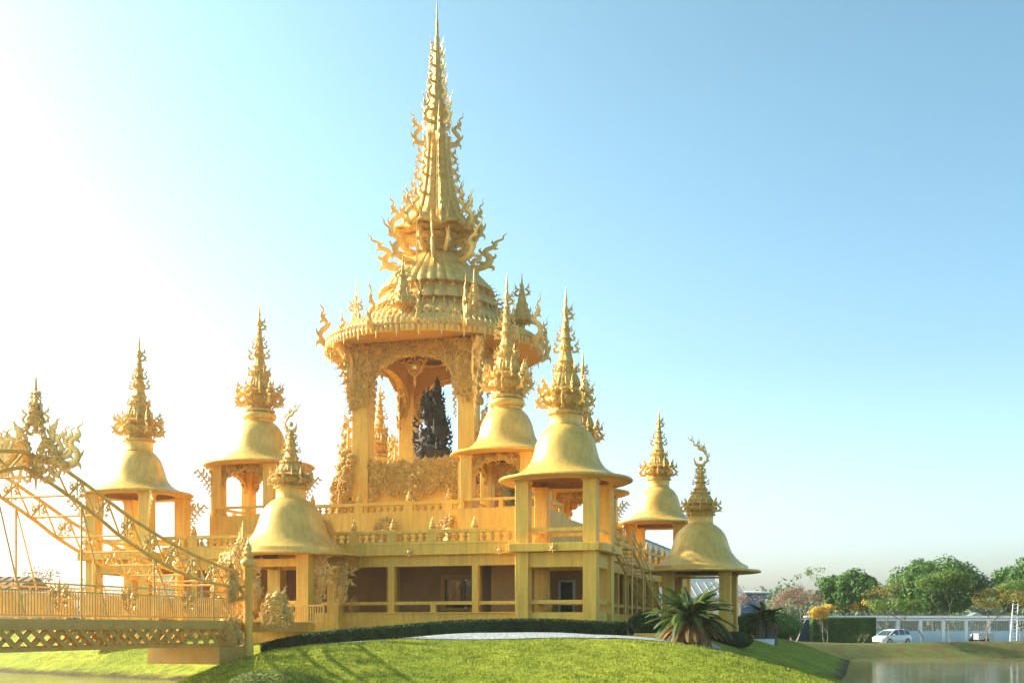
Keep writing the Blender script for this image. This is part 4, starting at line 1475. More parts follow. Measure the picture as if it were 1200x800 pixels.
# carved crests at the crown of each truss
for a in (A0, A1):
    m = MB()
    kranok(m, 0, 0, .95, 2.15, 1.1, 5, ang=0, curls=16)
    for sg in (False, True):
        k_ = -1 if sg else 1
        for (x, z_, s, ln) in ((.25, .55, 1.0, .3), (.55, .25, 1.1, .35), (.95, .1, 1.05, .15), (1.05, -.15, 1.45, .12), (.35, .75, .85, .35), (.25, 1.3, .6, .1),
                               (.7, -.35, .8, 1.3), (.3, -.5, .7, 1.7), (1.1, -.25, .7, 1.2), (.6, .5, .7, .5)):
            flame(m, k_ * x, .04 * (x - .6), z_ + .1, s, 0, (ln if not sg else -ln), sg)
        for q in range(12):
            t = q / 11
            curl(m, Vector((k_ * (.25 + 1.05 * t), -.1, .25 + .35 * sin(t * 5) - .1 * t)), Vector((1, 0, 0)), Vector((0, 0, 1)), .2 - .08 * t, k_, .26, q)
            curl(m, Vector((k_ * (.2 + .3 * sin(t * 4)), -.1, -.5 + 2.4 * t)), Vector((1, 0, 0)), Vector((0, 0, 1)), .17, -k_, .24, q * 2)
        m.tube([(k_ * .1, 0, .1), (k_ * .6, 0, -.05), (k_ * 1.1, 0, .05), (k_ * 1.4, 0, .35)], [.16, .15, .11, .04], 6, k=3, flat=.5)
    kranok(m, 0, 0, .2, -1.35, .9, 4, ang=0, curls=12)
    m.v = [(x + a + .2, y - 40.6, z_ + 5.9) for x, y, z_ in m.v]
    obj('carved_crest', m, M_FLAM, br, smooth=60)
m = MB(); m.box(A0 - .5, A1 + .3, -28.6, -25.9, -1.75, -.96)
obj('abutment', m, M_DECK, br, smooth=0)
m = MB(); m.box(A0 - .1, A1 + .1, -26.58, -19.3, -.3, .2)
obj('landing', m, M_DECK, br, smooth=0)

# pillars at the bridge end, with urn finials
for (a, b, lab) in ((.42, -26.2, 'stout round gold pillar with stacked urn finial at the near side of the bridge end'), (-3.3, -26.2, 'gold pillar with urn finial on the far side of the bridge end, behind the trusses')):
    t = gthing('bridge_pillar', lab, 'pillar', a, b, -1.6, 'pillars at the bridge end')
    m = MB(); m.lathe([(.26, -1.7), (.26, -.6), (.21, -.5), (.20, 2.6), (.26, 2.68), (.26, 2.8)], 20)
    obj('shaft', MB().add([(x + a, y + b, z_) for x, y, z_ in m.v], m.f), M_WALL, t, smooth=50)
    m = MB(); m.lathe([(.2, 2.8), (.33, 2.9), (.36, 3.05), (.26, 3.18), (.16, 3.24), (.27, 3.34), (.28, 3.44), (.14, 3.54), (.2, 3.62), (.19, 3.7), (.08, 3.8), (.12, 3.88), (.05, 3.96), (.005, 4.25)], 20)
    obj('urn_finial', MB().add([(x + a, y + b, z_) for x, y, z_ in m.v], m.f), M_FLAM, t, smooth=50)

def naga(name, label, a, b, z, h, w, n, rngseed):
    t = gthing(name, label, 'statue', a, b, z)
    rr = random.Random(rngseed)
    m = MB()
    # coiled body rising to a flared neck
    m.tube([(a - .9 * w, b - .1, z + .25), (a - .3 * w, b, z + .15), (a + .4 * w, b, z + .35), (a + .5 * w, b, z + .35 * h), (a + .05 * w, b, z + .45 * h), (a - .1 * w, b, z + .62 * h), (a + .05 * w, b, z + .75 * h)],
           [.10, .22, .28, .30, .26, .22, .14], 10, k=5)
    obj('coiled_body', m, M_CARV, t, smooth=60)
    m = MB()
    for i in range(n):
        q = i / n
        x = a + rr.uniform(-.6, .6) * w * (1 - .6 * q)
        yy = b + rr.uniform(-.4, .4)
        flame(m, x, yy, z + h * (.05 + .72 * q), rr.uniform(.6, 1.05) * (1 - .3 * q), rr.uniform(-.5, .5), rr.uniform(-.4, .4), rr.random() < .5)
    kranok(m, a, b, z + .4 * h, .6 * h, 1.1 * w, 7, curls=30)
    def smp(rng):
        q = rng.random()
        return (a + rng.uniform(-.7, .7) * w * (1 - .6 * q), b - .3, z + h * .75 * q)
    filigree(m, smp, 90, .1, .22, rng=rr)
    obj('flame_crest', m, M_FLAM, t, smooth=60)
naga('naga_statue', 'tall leafy gold serpent statue with feathery flame crest behind the bridge pillar', -.9, -24.4, .2, 5.0, 1.3, 60, 21)
naga('naga_statue', 'gold coiled serpent statue rising between the curved bridge trusses and the near pillar', -.35, -27.0, 1.0, 2.6, .8, 30, 22)
naga('naga_statue', 'crouching gold serpent statue right of the near bridge pillar, before the entrance railing', 1.1, -24.6, .0, 1.9, 1.0, 26, 23)
naga('naga_statue', 'small gold serpent head carving hanging low on the bridge girder beside the pillar', .1, -27.3, -.9, 1.5, .7, 18, 24)

# short fence between the serpent and the entrance pavilion
fz = gthing('entrance_fence', 'short gold slatted fence between the crouching serpent and the entrance pavilion', 'fence', .8, -20.6, 0)
m = MB()
m.box(-.6, 1.6, -20.63, -20.57, 1.02, 1.1); m.box(-.6, 1.6, -20.63, -20.57, .2, .26)
for i in range(16):
    x = -.58 + i * 2.14 / 15
    m.box(x - .025, x + .025, -20.62, -20.58, .26, 1.02)
m.box(-.64, -.58, -20.65, -20.55, -1.0, 1.15); m.box(1.56, 1.62, -20.65, -20.55, -1.0, 1.15)
obj('slat_panel', m, M_STEEL, fz, smooth=0)

# steel stair on the right side
sc = gthing('steel_staircase', 'slender steel staircase with twin handrails descending the right side of the terrace', 'staircase', 15, -2, -.6)
m1, m2, m3 = MB(), MB(), MB()
q0, q1 = (-9.0, 4.5), (4.5, -.4)
for a in (14.4, 15.5):
    m1.tube([(a, q0[0], q0[1]), (a, q1[0], q1[1])], .09, 4)
    for dz in (.55, 1.0):
        m2.tube([(a, q0[0], q0[1] + dz), (a, q1[0], q1[1] + dz)], .035, 6)
    for i in range(8):
        t = i / 7
        b, z_ = q0[0] + (q1[0] - q0[0]) * t, q0[1] + (q1[1] - q0[1]) * t
        m2.tube([(a, b, z_), (a, b, z_ + 1.0)], .03, 6)
for i in range(26):
    t = (i + .5) / 26
    b, z_ = q0[0] + (q1[0] - q0[0]) * t, q0[1] + (q1[1] - q0[1]) * t
    m3.box(14.46, 15.44, b - .13, b + .13, z_ - .02, z_ + .02)
for a in (14.4, 15.5):
    m1.tube([(a, -9.0, -1.0), (a, -9.0, 5.4)], .05, 6)
    m1.tube([(a, -5.5, -1.0), (a, -5.5, 3.3)], .05, 6)
m3.box(13.9, 15.5, -10.2, -9.0, 4.4, 4.46)
obj('stringers', m1, M_STEEL, sc); obj('handrails', m2, M_STEEL, sc, smooth=50); obj('treads', m3, M_STEEL, sc, smooth=0)

# small guardian figures in the ground gallery
for (a, b, lab) in ((11.6, -13.4, 'small gold guardian figure behind the gallery rail in the near corner tower'),
                    (.4, -14.3, 'small gold guardian figure in the dark gallery left of the curtained window')):
    t = gthing('guardian_figure', lab, 'statue', a, b, .12)
    m = MB(); kranok(m, a, b, .8, 1.0, .7, 4, curls=10)
    obj('flame_back', m, M_FLAM, t, smooth=60)
    m = MB(); m.lathe([(.35, .12), (.35, .7), (.25, .75), (.3, .9), (.34, 1.1), (.2, 1.3), (.24, 1.5), (.12, 1.6), (.02, 1.75)], 14, M=Matrix.Translation((a, b, 0)))
    obj('seated_body', m, M_CARV, t, smooth=50)

# ------------------------------------------------------------------ plants
def leaves(mb, c, rx, ry, rz, n, s, rng, shell=.5):
    for _ in range(n):
        while True:
            v = Vector((rng.uniform(-1, 1), rng.uniform(-1, 1), rng.uniform(-1, 1)))
            if shell * .6 < v.length < 1:
                break
        p = Vector((c[0] + v.x * rx, c[1] + v.y * ry, c[2] + v.z * rz))
        nrm = (v.normalized() + Vector((rng.uniform(-.8, .8), rng.uniform(-.8, .8), rng.uniform(-.3, 1.0)))).normalized()
        a = nrm.orthogonal().normalized()
        a.rotate(Matrix.Rotation(rng.uniform(0, 6.28), 3, nrm))
        b = nrm.cross(a)
        l, w_ = s * rng.uniform(.7, 1.3), s * rng.uniform(.35, .6)
        o = len(mb.v)
        mb.v += [tuple(p - a * l * .5), tuple(p + b * w_ * .5), tuple(p + a * l * .5 + nrm * l * .1), tuple(p - b * w_ * .5)]
        mb.f.append((o, o + 1, o + 2, o + 3))

def branch(mb, p, d, L, r, depth, rng, ends, spread=.55, up=.12):
    pts, rad = [tuple(p)], [r]
    q = Vector(p)
    dd = Vector(d).normalized()
    for i in range(4):
        dd = (dd + Vector((rng.uniform(-.18, .18), rng.uniform(-.18, .18), rng.uniform(-.04, .1)))).normalized()
        q = q + dd * L / 4
        pts.append(tuple(q)); rad.append(r * (1 - .11 * (i + 1)))
    mb.tube(pts, rad, 5 if depth > 1 else 4)
    if depth <= 0:
        ends.append(q)
        return
    for i in range(rng.choice((2, 3))):
        nd = (dd + Vector((rng.uniform(-1, 1) * spread * 1.4, rng.uniform(-1, 1) * spread * 1.4, rng.uniform(-.4, .7) * spread + up))).normalized()
        branch(mb, q, nd, L * rng.uniform(.62, .82), r * .58, depth - 1, rng, ends, spread, up)

def tree(name, label, px, D, zb, h, cw, leafm, seed, trunk_h=.35, leafs=40, ls=.3, depth=3, bark=M_BARK, lean=0, cat='tree', r0=None, clump=.9, stems=1, gap=.0, group='trees along the far road'):
    rng = random.Random(seed)
    x, y, _ = W(px, D)
    t = thing(name, label, cat, (x, y, zb), 0, group)
    m = MB(); ends = []
    r0 = (r0 or h * .02)
    for s in range(stems):
        d = Vector((lean + (s - (stems - 1) / 2) * .7, rng.uniform(-.1, .1), 1))
        branch(m, (0, 0, -.3), d, h * trunk_h + .3, r0, depth, rng, ends, spread=.6)
    # fit the branch tips into the wanted crown box
    zs = [e.z for e in ends]
    kz = h * .93 / max(zs)
    ex = sum(e.x for e in ends) / len(ends)
    mxr = max(max(abs(e.x - ex) for e in ends), .1)
    kx = (cw / 2 * .88) / mxr
    def warp(v):
        q = min(1, max(0, v[2] / (h * trunk_h)))
        return (v[0] * (1 + (kx - 1) * q), v[1] * (1 + (kx - 1) * q), v[2] * kz)
    m.v = [warp(v) for v in m.v]
    obj('trunk', m, bark, t, smooth=60)
    if leafs:
        c = MB()
        for e in ends:
            if rng.random() < gap:
                continue
            p = warp(e)
            s = clump * rng.uniform(.7, 1.2)
            leaves(c, p, s, s, s * .6, leafs, ls, rng, 0)
        obj('crown', c, leafm, t, smooth=0)
    return t

def big_tree(label, px, D, zb, top, x0, x1, leafm, seed, n=48, per=150, ls=.5, ybot=722, group='large trees behind the boundary wall'):
    """dense crown of many lobes above a stout trunk"""
    rng = random.Random(seed)
    x, y, _ = W(px, D)
    t = thing('dense_tree', label, 'tree', (x, y, zb), 0, group)
    wl_, wr_ = (px - x0) / F * D, (x1 - px) / F * D
    H = Z(top, D) - zb
    zlow = Z(ybot, D) - zb
    m = MB(); ends = []
    branch(m, (0, 0, -.3), (0, 0, 1), H * .3, H * .04, 3, rng, ends)
    obj('trunk', m, M_DBARK, t, smooth=60)
    c = MB()
    zc = (H + zlow) / 2
    hz = (H - zlow) / 2
    for i in range(n):
        th_ = rng.uniform(0, 2 * pi)
        ph = math.asin(rng.uniform(-.8, 1))
        k_ = rng.uniform(.55, .9)
        X = cos(th_) * cos(ph) * k_
        X = X * (wr_ if X > 0 else wl_)
        Y = sin(th_) * cos(ph) * k_ * (wl_ + wr_) / 2
        Zc = zc + sin(ph) * k_ * hz
        s = (wl_ + wr_) * rng.uniform(.085, .15)
        leaves(c, (X, Y, Zc), s, s, s * .75, per, ls, rng, .75)
    obj('crown', c, leafm, t, smooth=0)
    return t

RZ = -1.84
big_tree('rounded dark green tree rising behind the clipped hedge block', 997, 136, RZ, 668, 956, 1036, M_LEAF, 31, n=80)
big_tree('widest and tallest dark green tree behind the white colonnaded wall', 1095, 146, RZ, 655, 1036, 1158, M_LEAF, 32, n=120)
big_tree('big green tree cut by the right edge of the view, behind the ladder', 1212, 140, RZ, 652, 1160, 1265, M_LEAF, 33, n=60)
tree('flowering_tree', 'small tree with orange yellow blossom standing just before the clipped hedge block', 968, 114, RZ, Z(706, 114) - RZ, 2.6, M_YELL, 41, leafs=70, ls=.2, clump=.42, stems=2, r0=.045, depth=4)
tree('flowering_tree', 'yellow flowering tree behind the wall roof, between the two dense green trees', 1040, 131, RZ, Z(702, 131) - RZ, 3.4, M_YELL, 42, leafs=80, ls=.25, clump=.8)
tree('bare_tree', 'rusty bare branched tree with forked pale trunk left of the yellow blossom tree', 929, 111, RZ, Z(684, 111) - RZ, 5.2, M_RUST, 43, leafs=34, ls=.16, clump=.8, stems=2, depth=4, r0=.11)
tree('thin_tree', 'tall thin sparse tree whose dark trunk stands in front of the white car', 1042, 107, RZ, Z(678, 107) - RZ, 4.0, M_OLIVE, 44, leafs=10, ls=.18, clump=.6, lean=-.05, r0=.06, depth=4)
tree('green_roadside_tree', 'low bushy green tree on the bank just right of the white car', 1081, 106.5, RZ, Z(702, 106.5) - RZ, 4.4, M_LEAF2, 45, leafs=110, ls=.26, clump=.95, r0=.06)
tree('green_roadside_tree', 'tall leaning green tree on the bank between the bushy tree and the olive tree', 1116, 106, RZ, Z(668, 106) - RZ, 4.6, M_LEAF2, 46, leafs=110, ls=.26, clump=1.1, lean=-.15, r0=.07, depth=4, trunk_h=.45)
tree('olive_tree', 'flat topped tree with olive and orange leaves right of the motorbike cart', 1156, 106, RZ, Z(687, 106) - RZ, 5.0, M_OLIVE, 47, leafs=70, ls=.22, clump=.8, r0=.08, bark=M_BARK, depth=4)
tree('thin_tree', 'thin roadside tree at the right edge beside the ladder', 1197, 106, RZ, Z(676, 106) - RZ, 3.4, M_LEAF2, 48, leafs=60, ls=.24, clump=.8, r0=.07, trunk_h=.5)
tree('bare_shrub', 'tiny leafless shrub on the bank before the clipped hedge block', 1007, 108, RZ, 1.35, 2.0, M_OLIVE, 49, leafs=3, ls=.15, clump=.3, r0=.07, stems=2, depth=2)
tree('bare_tree', 'pale leafless tree seen just right of the low bell pavilion behind the cycads', 872, 100, -1.4, Z(688, 100) + 1.4, 3.6, M_RUST, 50, leafs=10, ls=.15, clump=.6, stems=2, depth=4, r0=.09)
tree('sparse_tree', 'wispy light green treetop poking above the hedge block tree on its left', 966, 142, RZ, Z(660, 142) - RZ, 4.0, M_LEAF2, 51, leafs=34, ls=.3, clump=.7, gap=.5, r0=.12, trunk_h=.55)
tree('red_tree', 'brownish red tree behind the bridge railing at far left', 58, 108, -1.9, Z(660, 108) + 1.9, 5.2, M_RUST, 52, leafs=70, ls=.22, clump=.8, r0=.12, group='trees beyond the bridge')
tree('bare_tree', 'faint leafless tree far behind the bridge, left of the corner pavilion', 88, 125, -1.9, Z(662, 125) + 1.9, 4.6, M_RUST, 53, leafs=6, ls=.2, clump=.6, depth=4, r0=.1, group='trees beyond the bridge')
tree('bare_tree', 'leafless tree far beyond the bridge at the left edge', 22, 128, -1.9, Z(664, 128) + 1.9, 4.8, M_RUST, 54, leafs=4, ls=.2, clump=.6, depth=4, r0=.1, group='trees beyond the bridge')

# distant tree belt, hazy
ft = MB()
rg3 = random.Random(77)
for i in range(230):
    px = rg3.uniform(-60, 1260)
    if 90 < px < 780 and rg3.random() < .7:
        continue
    D = rg3.uniform(260, 340)
    top = 712 if px < 300 else rg3.uniform(682, 705)
    if 300 < px < 700:
        top = 715
    x, y, _ = W(px, D)
    zt_ = Z(top, D)
    for k_ in range(6):
        leaves(ft, (x + rg3.uniform(-4, 4), y + rg3.uniform(-4, 4), rg3.uniform(-1, zt_ - 1.5)), 4, 4, 2.6, 46, 1.5, rg3, .5)
tag(obj('distant_trees', ft, M_FAR, smooth=0), 'hazy belt of distant trees along the horizon', 'trees', kind='stuff')
hl = MB()
NH = 60
for i in range(NH + 1):
    px = -300 + 1900 * i / NH
    D = 560
    h1 = Z(720, D) + 40 * max(0, 1 - abs(px - 225) / 70) ** .6 + 3 * sin(px * .013) + 1.5 * sin(px * .041)
    x, y, _ = W(px, D)
    hl.v += [(x, y - 60, -5), (x, y, h1), (x, y + 140, -5)]
for i in range(NH):
    a = i * 3
    hl.f += [(a, a + 3, a + 4, a + 1), (a + 1, a + 4, a + 5, a + 2)]
struct('hills', hl, M_HILL, smooth=80)

# hedges: leafy shells over a solid core
def hedge_run(name, label, path, w_, z_of, h, n, m, seed, ls=.11):
    rng = random.Random(seed)
    x0, y0 = path[len(path) // 2]
    t = thing(name, label, 'hedge', (x0, y0, z_of(x0, y0)))
    c = MB()
    K = len(path)
    for i, (x, y) in enumerate(path):
        zg = z_of(x, y)
        for (dy, dz) in ((-w_ / 2, -.3), (-w_ / 2, h - .16), (-w_ / 2 + .15, h - .04), (w_ / 2 - .15, h - .04), (w_ / 2, h - .16), (w_ / 2, -.3)):
            c.v.append((x - x0, y + dy - y0, zg + dz - z_of(x0, y0) + .03 * noise.noise(Vector((x, dy, dz)))))
    for i in range(K - 1):
        for j in range(5):
            a = i * 6 + j
            c.f.append((a, a + 6, a + 7, a + 1))
    c.f.append(tuple(range(5, -1, -1))); c.f.append(tuple((K - 1) * 6 + j for j in range(6)))
    obj('foliage_core', c, m, t, smooth=50)
    l = MB()
    for _ in range(n):
        i = rng.randrange(K - 1)
        f = rng.random()
        x = path[i][0] * (1 - f) + path[i + 1][0] * f
        y = path[i][1] * (1 - f) + path[i + 1][1] * f
        zg = z_of(x, y)
        if rng.random() < .55:
            p = (x - x0, y - w_ / 2 - rng.uniform(-.03, .06) - y0, zg + rng.uniform(0, h) - z_of(x0, y0))
        else:
            p = (x - x0, y + rng.uniform(-w_ / 2, w_ / 2) - y0, zg + h + rng.uniform(-.06, .06) - z_of(x0, y0))
        leaves(l, p, .06, .06, .06, 1, ls, rng, 0)
    obj('leaf_shell', l, m, t, smooth=0)
    return t
path = [(-12.8 + .5 * i, hedge_y(-12.8 + .5 * i) + .6) for i in range(38)]
hedge_run('clipped_hedge', 'long low dark green hedge along the foot of the golden building', path, .9, ground_z, .62, 30000, M_HEDGE, 61)
def bush(name, label, px, D, w_, h, m, seed, n=2600, ls=.13, zb=None, stem=True):
    rng = random.Random(seed)
    x, y, _ = W(px, D)
    z0 = ground_z(x, y) if zb is None else zb
    t = thing(name, label, 'bush', (x, y, z0))
    c = MB()
    leaves(c, (0, 0, h * .42), w_ / 2, w_ / 2, h * .58, n, ls, rng, 1.2)
    leaves(c, (0, 0, h * .42), w_ / 2 * .9, w_ / 2 * .9, h * .5, n // 2, ls, rng, .5)
    obj('foliage', c, m, t, smooth=0)
    if stem:
        s = MB()
        for i in range(6):
            a = i * pi / 3
            s.tube([(0, 0, -.2), (.1 * w_ * cos(a), .1 * w_ * sin(a), h * .3), (.3 * w_ * cos(a), .3 * w_ * sin(a), h * .6)], [.05, .04, .015], 5, k=2)
        obj('stems', s, M_DBARK, t)
    return t
bush('round_bush', 'pale speckled bush at the bottom edge on the shaded front lawn', 326, 44, 3.7, .85, M_BUSH, 71, n=8000, ls=.10, zb=-2.5)
bush('dark_bush', 'dark bush at the foot of the terrace left of the large cycad', 756, 60, 1.9, 1.25, M_HEDGE, 72, 5200)
bush('dark_bush', 'low dark bush between the two cycads', 862, 62, 1.9, .8, M_HEDGE, 73, 4800)
bush('dark_bush', 'low dark bush right behind the large cycad trunk', 838, 63, 1.5, .7, M_HEDGE, 76, 3600)
bush('green_shrub', 'green shrub mass behind the smaller cycad', 905, 92, 5.0, 2.1, M_LEAF, 74, 5200, ls=.2)
bush('green_shrub', 'leafy green shrub behind the low bell pavilion, right of its columns', 880, 84, 2.6, 1.6, M_LEAF, 75, 3600, ls=.18)

def cycad(label, px, D, tw, th_, L, n, seed, dry=.25, base=None):
    rng = random.Random(seed)
    x, y, _ = W(px, D)
    z0 = ground_z(x, y)
    t = thing('cycad', label, 'cycad', (x, y, z0), 0, 'cycads on the gravel edge')
    m = MB()
    for dx, hh in (((-.35, .0), (.38, -.1)) if base == 2 else ((0, 0),)):
        m.lathe([(tw * .5, -.3), (tw * .48, .0), (tw * .42, th_ * .5 + hh), (tw * .46, th_ + hh), (tw * .2, th_ + hh + .15)], 20,
                lambda k, q, r, z: (r * (1 + .12 * sin(9 * q + z * 9)), z), M=Matrix.Translation((dx, 0, 0)))
    obj('trunk', m, M_DBARK, t, smooth=30)
    def frond(mb, az, el, LL, droop):
        e = Vector((cos(az), sin(az), 0))
        side = Vector((-sin(az), cos(az), 0))
        p = Vector((e.x * .08, e.y * .08, th_))
        ang = el
        pts = []
        K = 16
        for i in range(K + 1):
            pts.append(p.copy())
            ang -= droop / K
            p = p + (e * cos(ang) + Vector((0, 0, 1)) * sin(ang)) * (LL / K)
        mb.tube([tuple(q) for q in pts], [.022 * (1 - i / (K + 4)) for i in range(K + 1)], 4)
        for i in range(2, K * 5):
            f = i / (K * 5)
            j = min(K - 1, int(f * K))
            q = pts[j].lerp(pts[j + 1], f * K - j)
            d = (pts[j + 1] - pts[j]).normalized()
            nrm = side.cross(d).normalized()
            ll = .15 * LL * (sin(pi * min(1, f * .92 + .08)) ** .5)
            for sg in (-1, 1):
                tip = q + side * sg * ll * .85 + d * ll * .55 + nrm * ll * .25
                w_ = .028
                o = len(mb.v)
                mb.v += [tuple(q - d * w_), tuple(q + d * w_), tuple(tip)]
                mb.f.append((o, o + 1, o + 2))
    core = MB()
    leaves(core, (0, 0, th_ + .1), L * .34, L * .34, L * .30, 900, .16, rng, .8)
    obj('frond_heart', core, M_CYC, t, smooth=0)
    N1 = int(n * (1 - dry))
    for i in range(N1):
        mb = MB()
        frond(mb, rng.uniform(0, 2 * pi), radians(rng.uniform(8, 88)), L * rng.uniform(.82, 1.05), radians(rng.uniform(55, 105)))
        obj('frond', mb, M_CYC, t, smooth=0)
    for i in range(n - N1):
        mb = MB()
        frond(mb, rng.uniform(0, 2 * pi), radians(rng.uniform(-20, 5)), L * rng.uniform(.7, .85), radians(rng.uniform(45, 75)))
        obj('dry_frond', mb, M_DRY, t, smooth=0)
    return t
cycad('large cycad with orange dry lower fronds on the gravel before the low bell pavilion', 809, 55.5, .78, 1.15, 2.4, 100, 81, .22, base=2)
cycad('smaller dark cycad farther right on the lawn edge', 897, 74, .8, 1.45, 1.75, 60, 82, .12, base=2)

# white pot/stone by the second cycad
t = thing('stone_planter', 'low white stone planter ring under the smaller cycad', 'planter', (*W(893, 73.2)[:2], ground_z(*W(893, 73.2)[:2])))
m = MB(); m.lathe([(.75, -.3), (.78, 0), (.78, .14), (.68, .16), (.66, .05)], 28, lambda k, q, r, z: (r * (1 + .02 * sin(11 * q)), z))
obj('stone_ring', m, M_WHITE, t)
t = thing('gold_kerb', 'low gold painted kerb step on the gravel left of the large cycad', 'kerb', (*W(765, 58.5)[:2], ground_z(*W(765, 58.5)[:2])), TH)
m = MB(); m.box(-.95, .95, -.2, .2, -.2, .22, bev=.02)
obj('kerb_block', m, M_WALL, t, smooth=0)

# ------------------------------------------------------------------ boundary wall, roofs, hedge block
x0, _, _ = W(1012, 128); 
bw = thing('boundary_wall', 'long white colonnaded boundary wall with pale blue base, dark grilles and flat roof', 'wall', (x0, 128.5, RZ))
L = 30.0
def bwo(name, x0, x1, y0, y1, z0, z1, m, **k):
    b = MB(); b.box(x0, x1, y0, y1, z0, z1, **k)
    return obj(name, b, m, bw, smooth=0)
bwo('base_wall', 0, L, -.1, .1, -.3, 1.28, M_BLUEW)
bwo('head_beam', -3, L, -.13, .13, 2.42, 2.66, M_WHITE)
bwo('roof_slab', -6, L, -.6, 2.2, 2.74, 2.98, M_WHITE)
bwo('roof_shadow_board', -5.8, L, -.3, 2.0, 2.66, 2.74, M_GREY)
ns = 12
for i in range(ns + 1):
    x = .9 + i * 2.53 - 2.0
    bwo('pillar', x - .17, x + .17, -.17, .17, -.3 if x > 0 else -.3, 2.42, M_WHITE)
    if i < ns:
        m = MB()
        for j in range(11):
            xx = x + .3 + j * (2.53 - .6) / 10
            m.box(xx - .03, xx + .03, -.03, .03, 1.34, 2.36)
        m.box(x + .17, x + 2.36, -.035, .035, 1.28, 1.34); m.box(x + .17, x + 2.36, -.035, .035, 2.36, 2.42)
        obj('window_grille', m, M_GREY, bw, smooth=0)
m = MB(); m.prism([(11.9, 2.98), (13.3, 2.98), (12.6, 3.35)], -.62, 1.0)
obj('small_gable', m, M_GREY, bw, smooth=0)
# hedge block
def zf(x, y): return RZ
hx0, hx1 = W(952, 121)[0], W(1026, 121)[0]
path = [(hx0 + (hx1 - hx0) * i / 8, 121.5) for i in range(9)]
hedge_run('hedge_block', 'tall square clipped green hedge block left of the white boundary wall', path, 1.4, zf, 2.65, 14000, M_LEAF, 62, ls=.18)
# dark blue wall behind scooter
t = thing('blue_wall', 'dark blue wall with pale coping behind the parked scooter', 'wall', (*W(936, 124)[:2], RZ))
m = MB(); m.box(-3.2, 1.45, -.1, .1, -.3, 2.5)
obj('wall_panel', m, M_NAVY, t, smooth=0)
m = MB(); m.box(-3.25, 1.5, -.25, .35, 2.5, 2.62)
obj('coping', m, M_WHITE, t, smooth=0)

def shed(name, label, px0, px1, D, eave_y, ridge_y, wallm, roofm, depth=9, z0=-1.9, lean=False):
    x0, x1 = W(px0, D)[0], W(px1, D)[0]
    t = thing(name, label, 'building', ((x0 + x1) / 2, D, z0))
    hw = (x1 - x0) / 2
    he, hr = Z(eave_y, D) - z0, Z(ridge_y, D) - z0
    m = MB(); m.box(-hw, hw, 0, depth, -.2, he)
    obj('walls', m, wallm, t, smooth=0)
    m = MB()
    ov = .6
    if lean:   # ridge runs in depth; slope falls to the right
        m.prism([(-hw - ov, hr), (-hw - ov, hr + .12), (hw + ov, he + .14), (hw + ov, he + .02)], -.6, depth + .6)
        for i in range(int(2 * hw / .9)):
            x = -hw + i * .9
            z_ = hr + .12 + (he - hr) * (x + hw + ov) / (2 * hw + 2 * ov)
            m.box(x - .04, x + .04, -.62, depth + .62, z_ - .05, z_ + .08)
        obj('sheet_roof', m, roofm, t, smooth=0)
        g_ = MB(); g_.prism([(-hw, he), (hw, he), (-hw, hr - .02)], .01, .2)
        obj('gable_wall', g_, wallm, t, smooth=0)
    else:
        m.add([(-hw - ov, -ov, he), (hw + ov, -ov, he), (hw + ov, depth / 2, hr), (-hw - ov, depth / 2, hr), (-hw - ov, depth + ov, he), (hw + ov, depth + ov, he),
               (-hw - ov, -ov, he - .15), (hw + ov, -ov, he - .15), (hw + ov, depth + ov, he - .15), (-hw - ov, depth + ov, he - .15)],
              [(0, 1, 2, 3), (3, 2, 5, 4), (6, 7, 1, 0), (9, 6, 0, 3, 4), (7, 8, 5, 2, 1), (8, 9, 4, 5), (9, 8, 7, 6)])
        for i in range(int((2 * hw + 2 * ov) / .8)):
            x = -hw - ov + .4 + i * .8
            m.tube([(x, -ov - .01, he + .03), (x, depth / 2, hr + .03)], .05, 4)
        obj('sheet_roof', m, roofm, t, smooth=0)
    return t
shed('blue_roof_hall', 'large hall with sloping blue sheet roof seen under the far right pavilion', 720, 838, 150, 668, 616, M_WHITE, M_BROOF, 16, lean=True)
shed('grey_roof_house', 'house with dark grey gabled roof behind the low bell pavilion columns', 800, 868, 118, 700, 680, M_CREAM, M_GREY, 10)
shed('blue_sided_shed', 'shed with blue sheet siding right of the low bell pavilion', 868, 897, 125, 694, 691, M_BROOF, M_GREY, 8)
shed('brown_roof_house', 'small cream house with brown tiled roof at the left edge beyond the bridge', -30, 12, 100, 690, 673, M_CREAM, M_BRTILE, 8)
shed('cream_building', 'long low cream building behind the bridge railing at far left', -40, 44, 92, 694, 691, M_CREAM, M_WHITE, 6)
shed('cream_building', 'low cream building behind the bridge railing below the corner pavilion', 95, 200, 96, 700, 697, M_CREAM, M_WHITE, 6)
t = thing('dome_tent', 'pale teal domed canopy beyond the bridge at the left', 'canopy', (*W(40, 112)[:2], -1.9))
m = MB(); m.lathe([(2.6, 4.4), (2.62, 4.5), (2.2, 5.0), (1.4, 5.55), (.6, 5.9), (.05, 6.3)], 24)
obj('canopy', m, M_BLUEW, t)
m = MB()
for i in range(6):
    a = i * pi / 3
    m.tube([(2.4 * cos(a), 2.4 * sin(a), -.2), (2.4 * cos(a), 2.4 * sin(a), 4.45)], .07, 6)
obj('poles', m, M_WHITE, t)

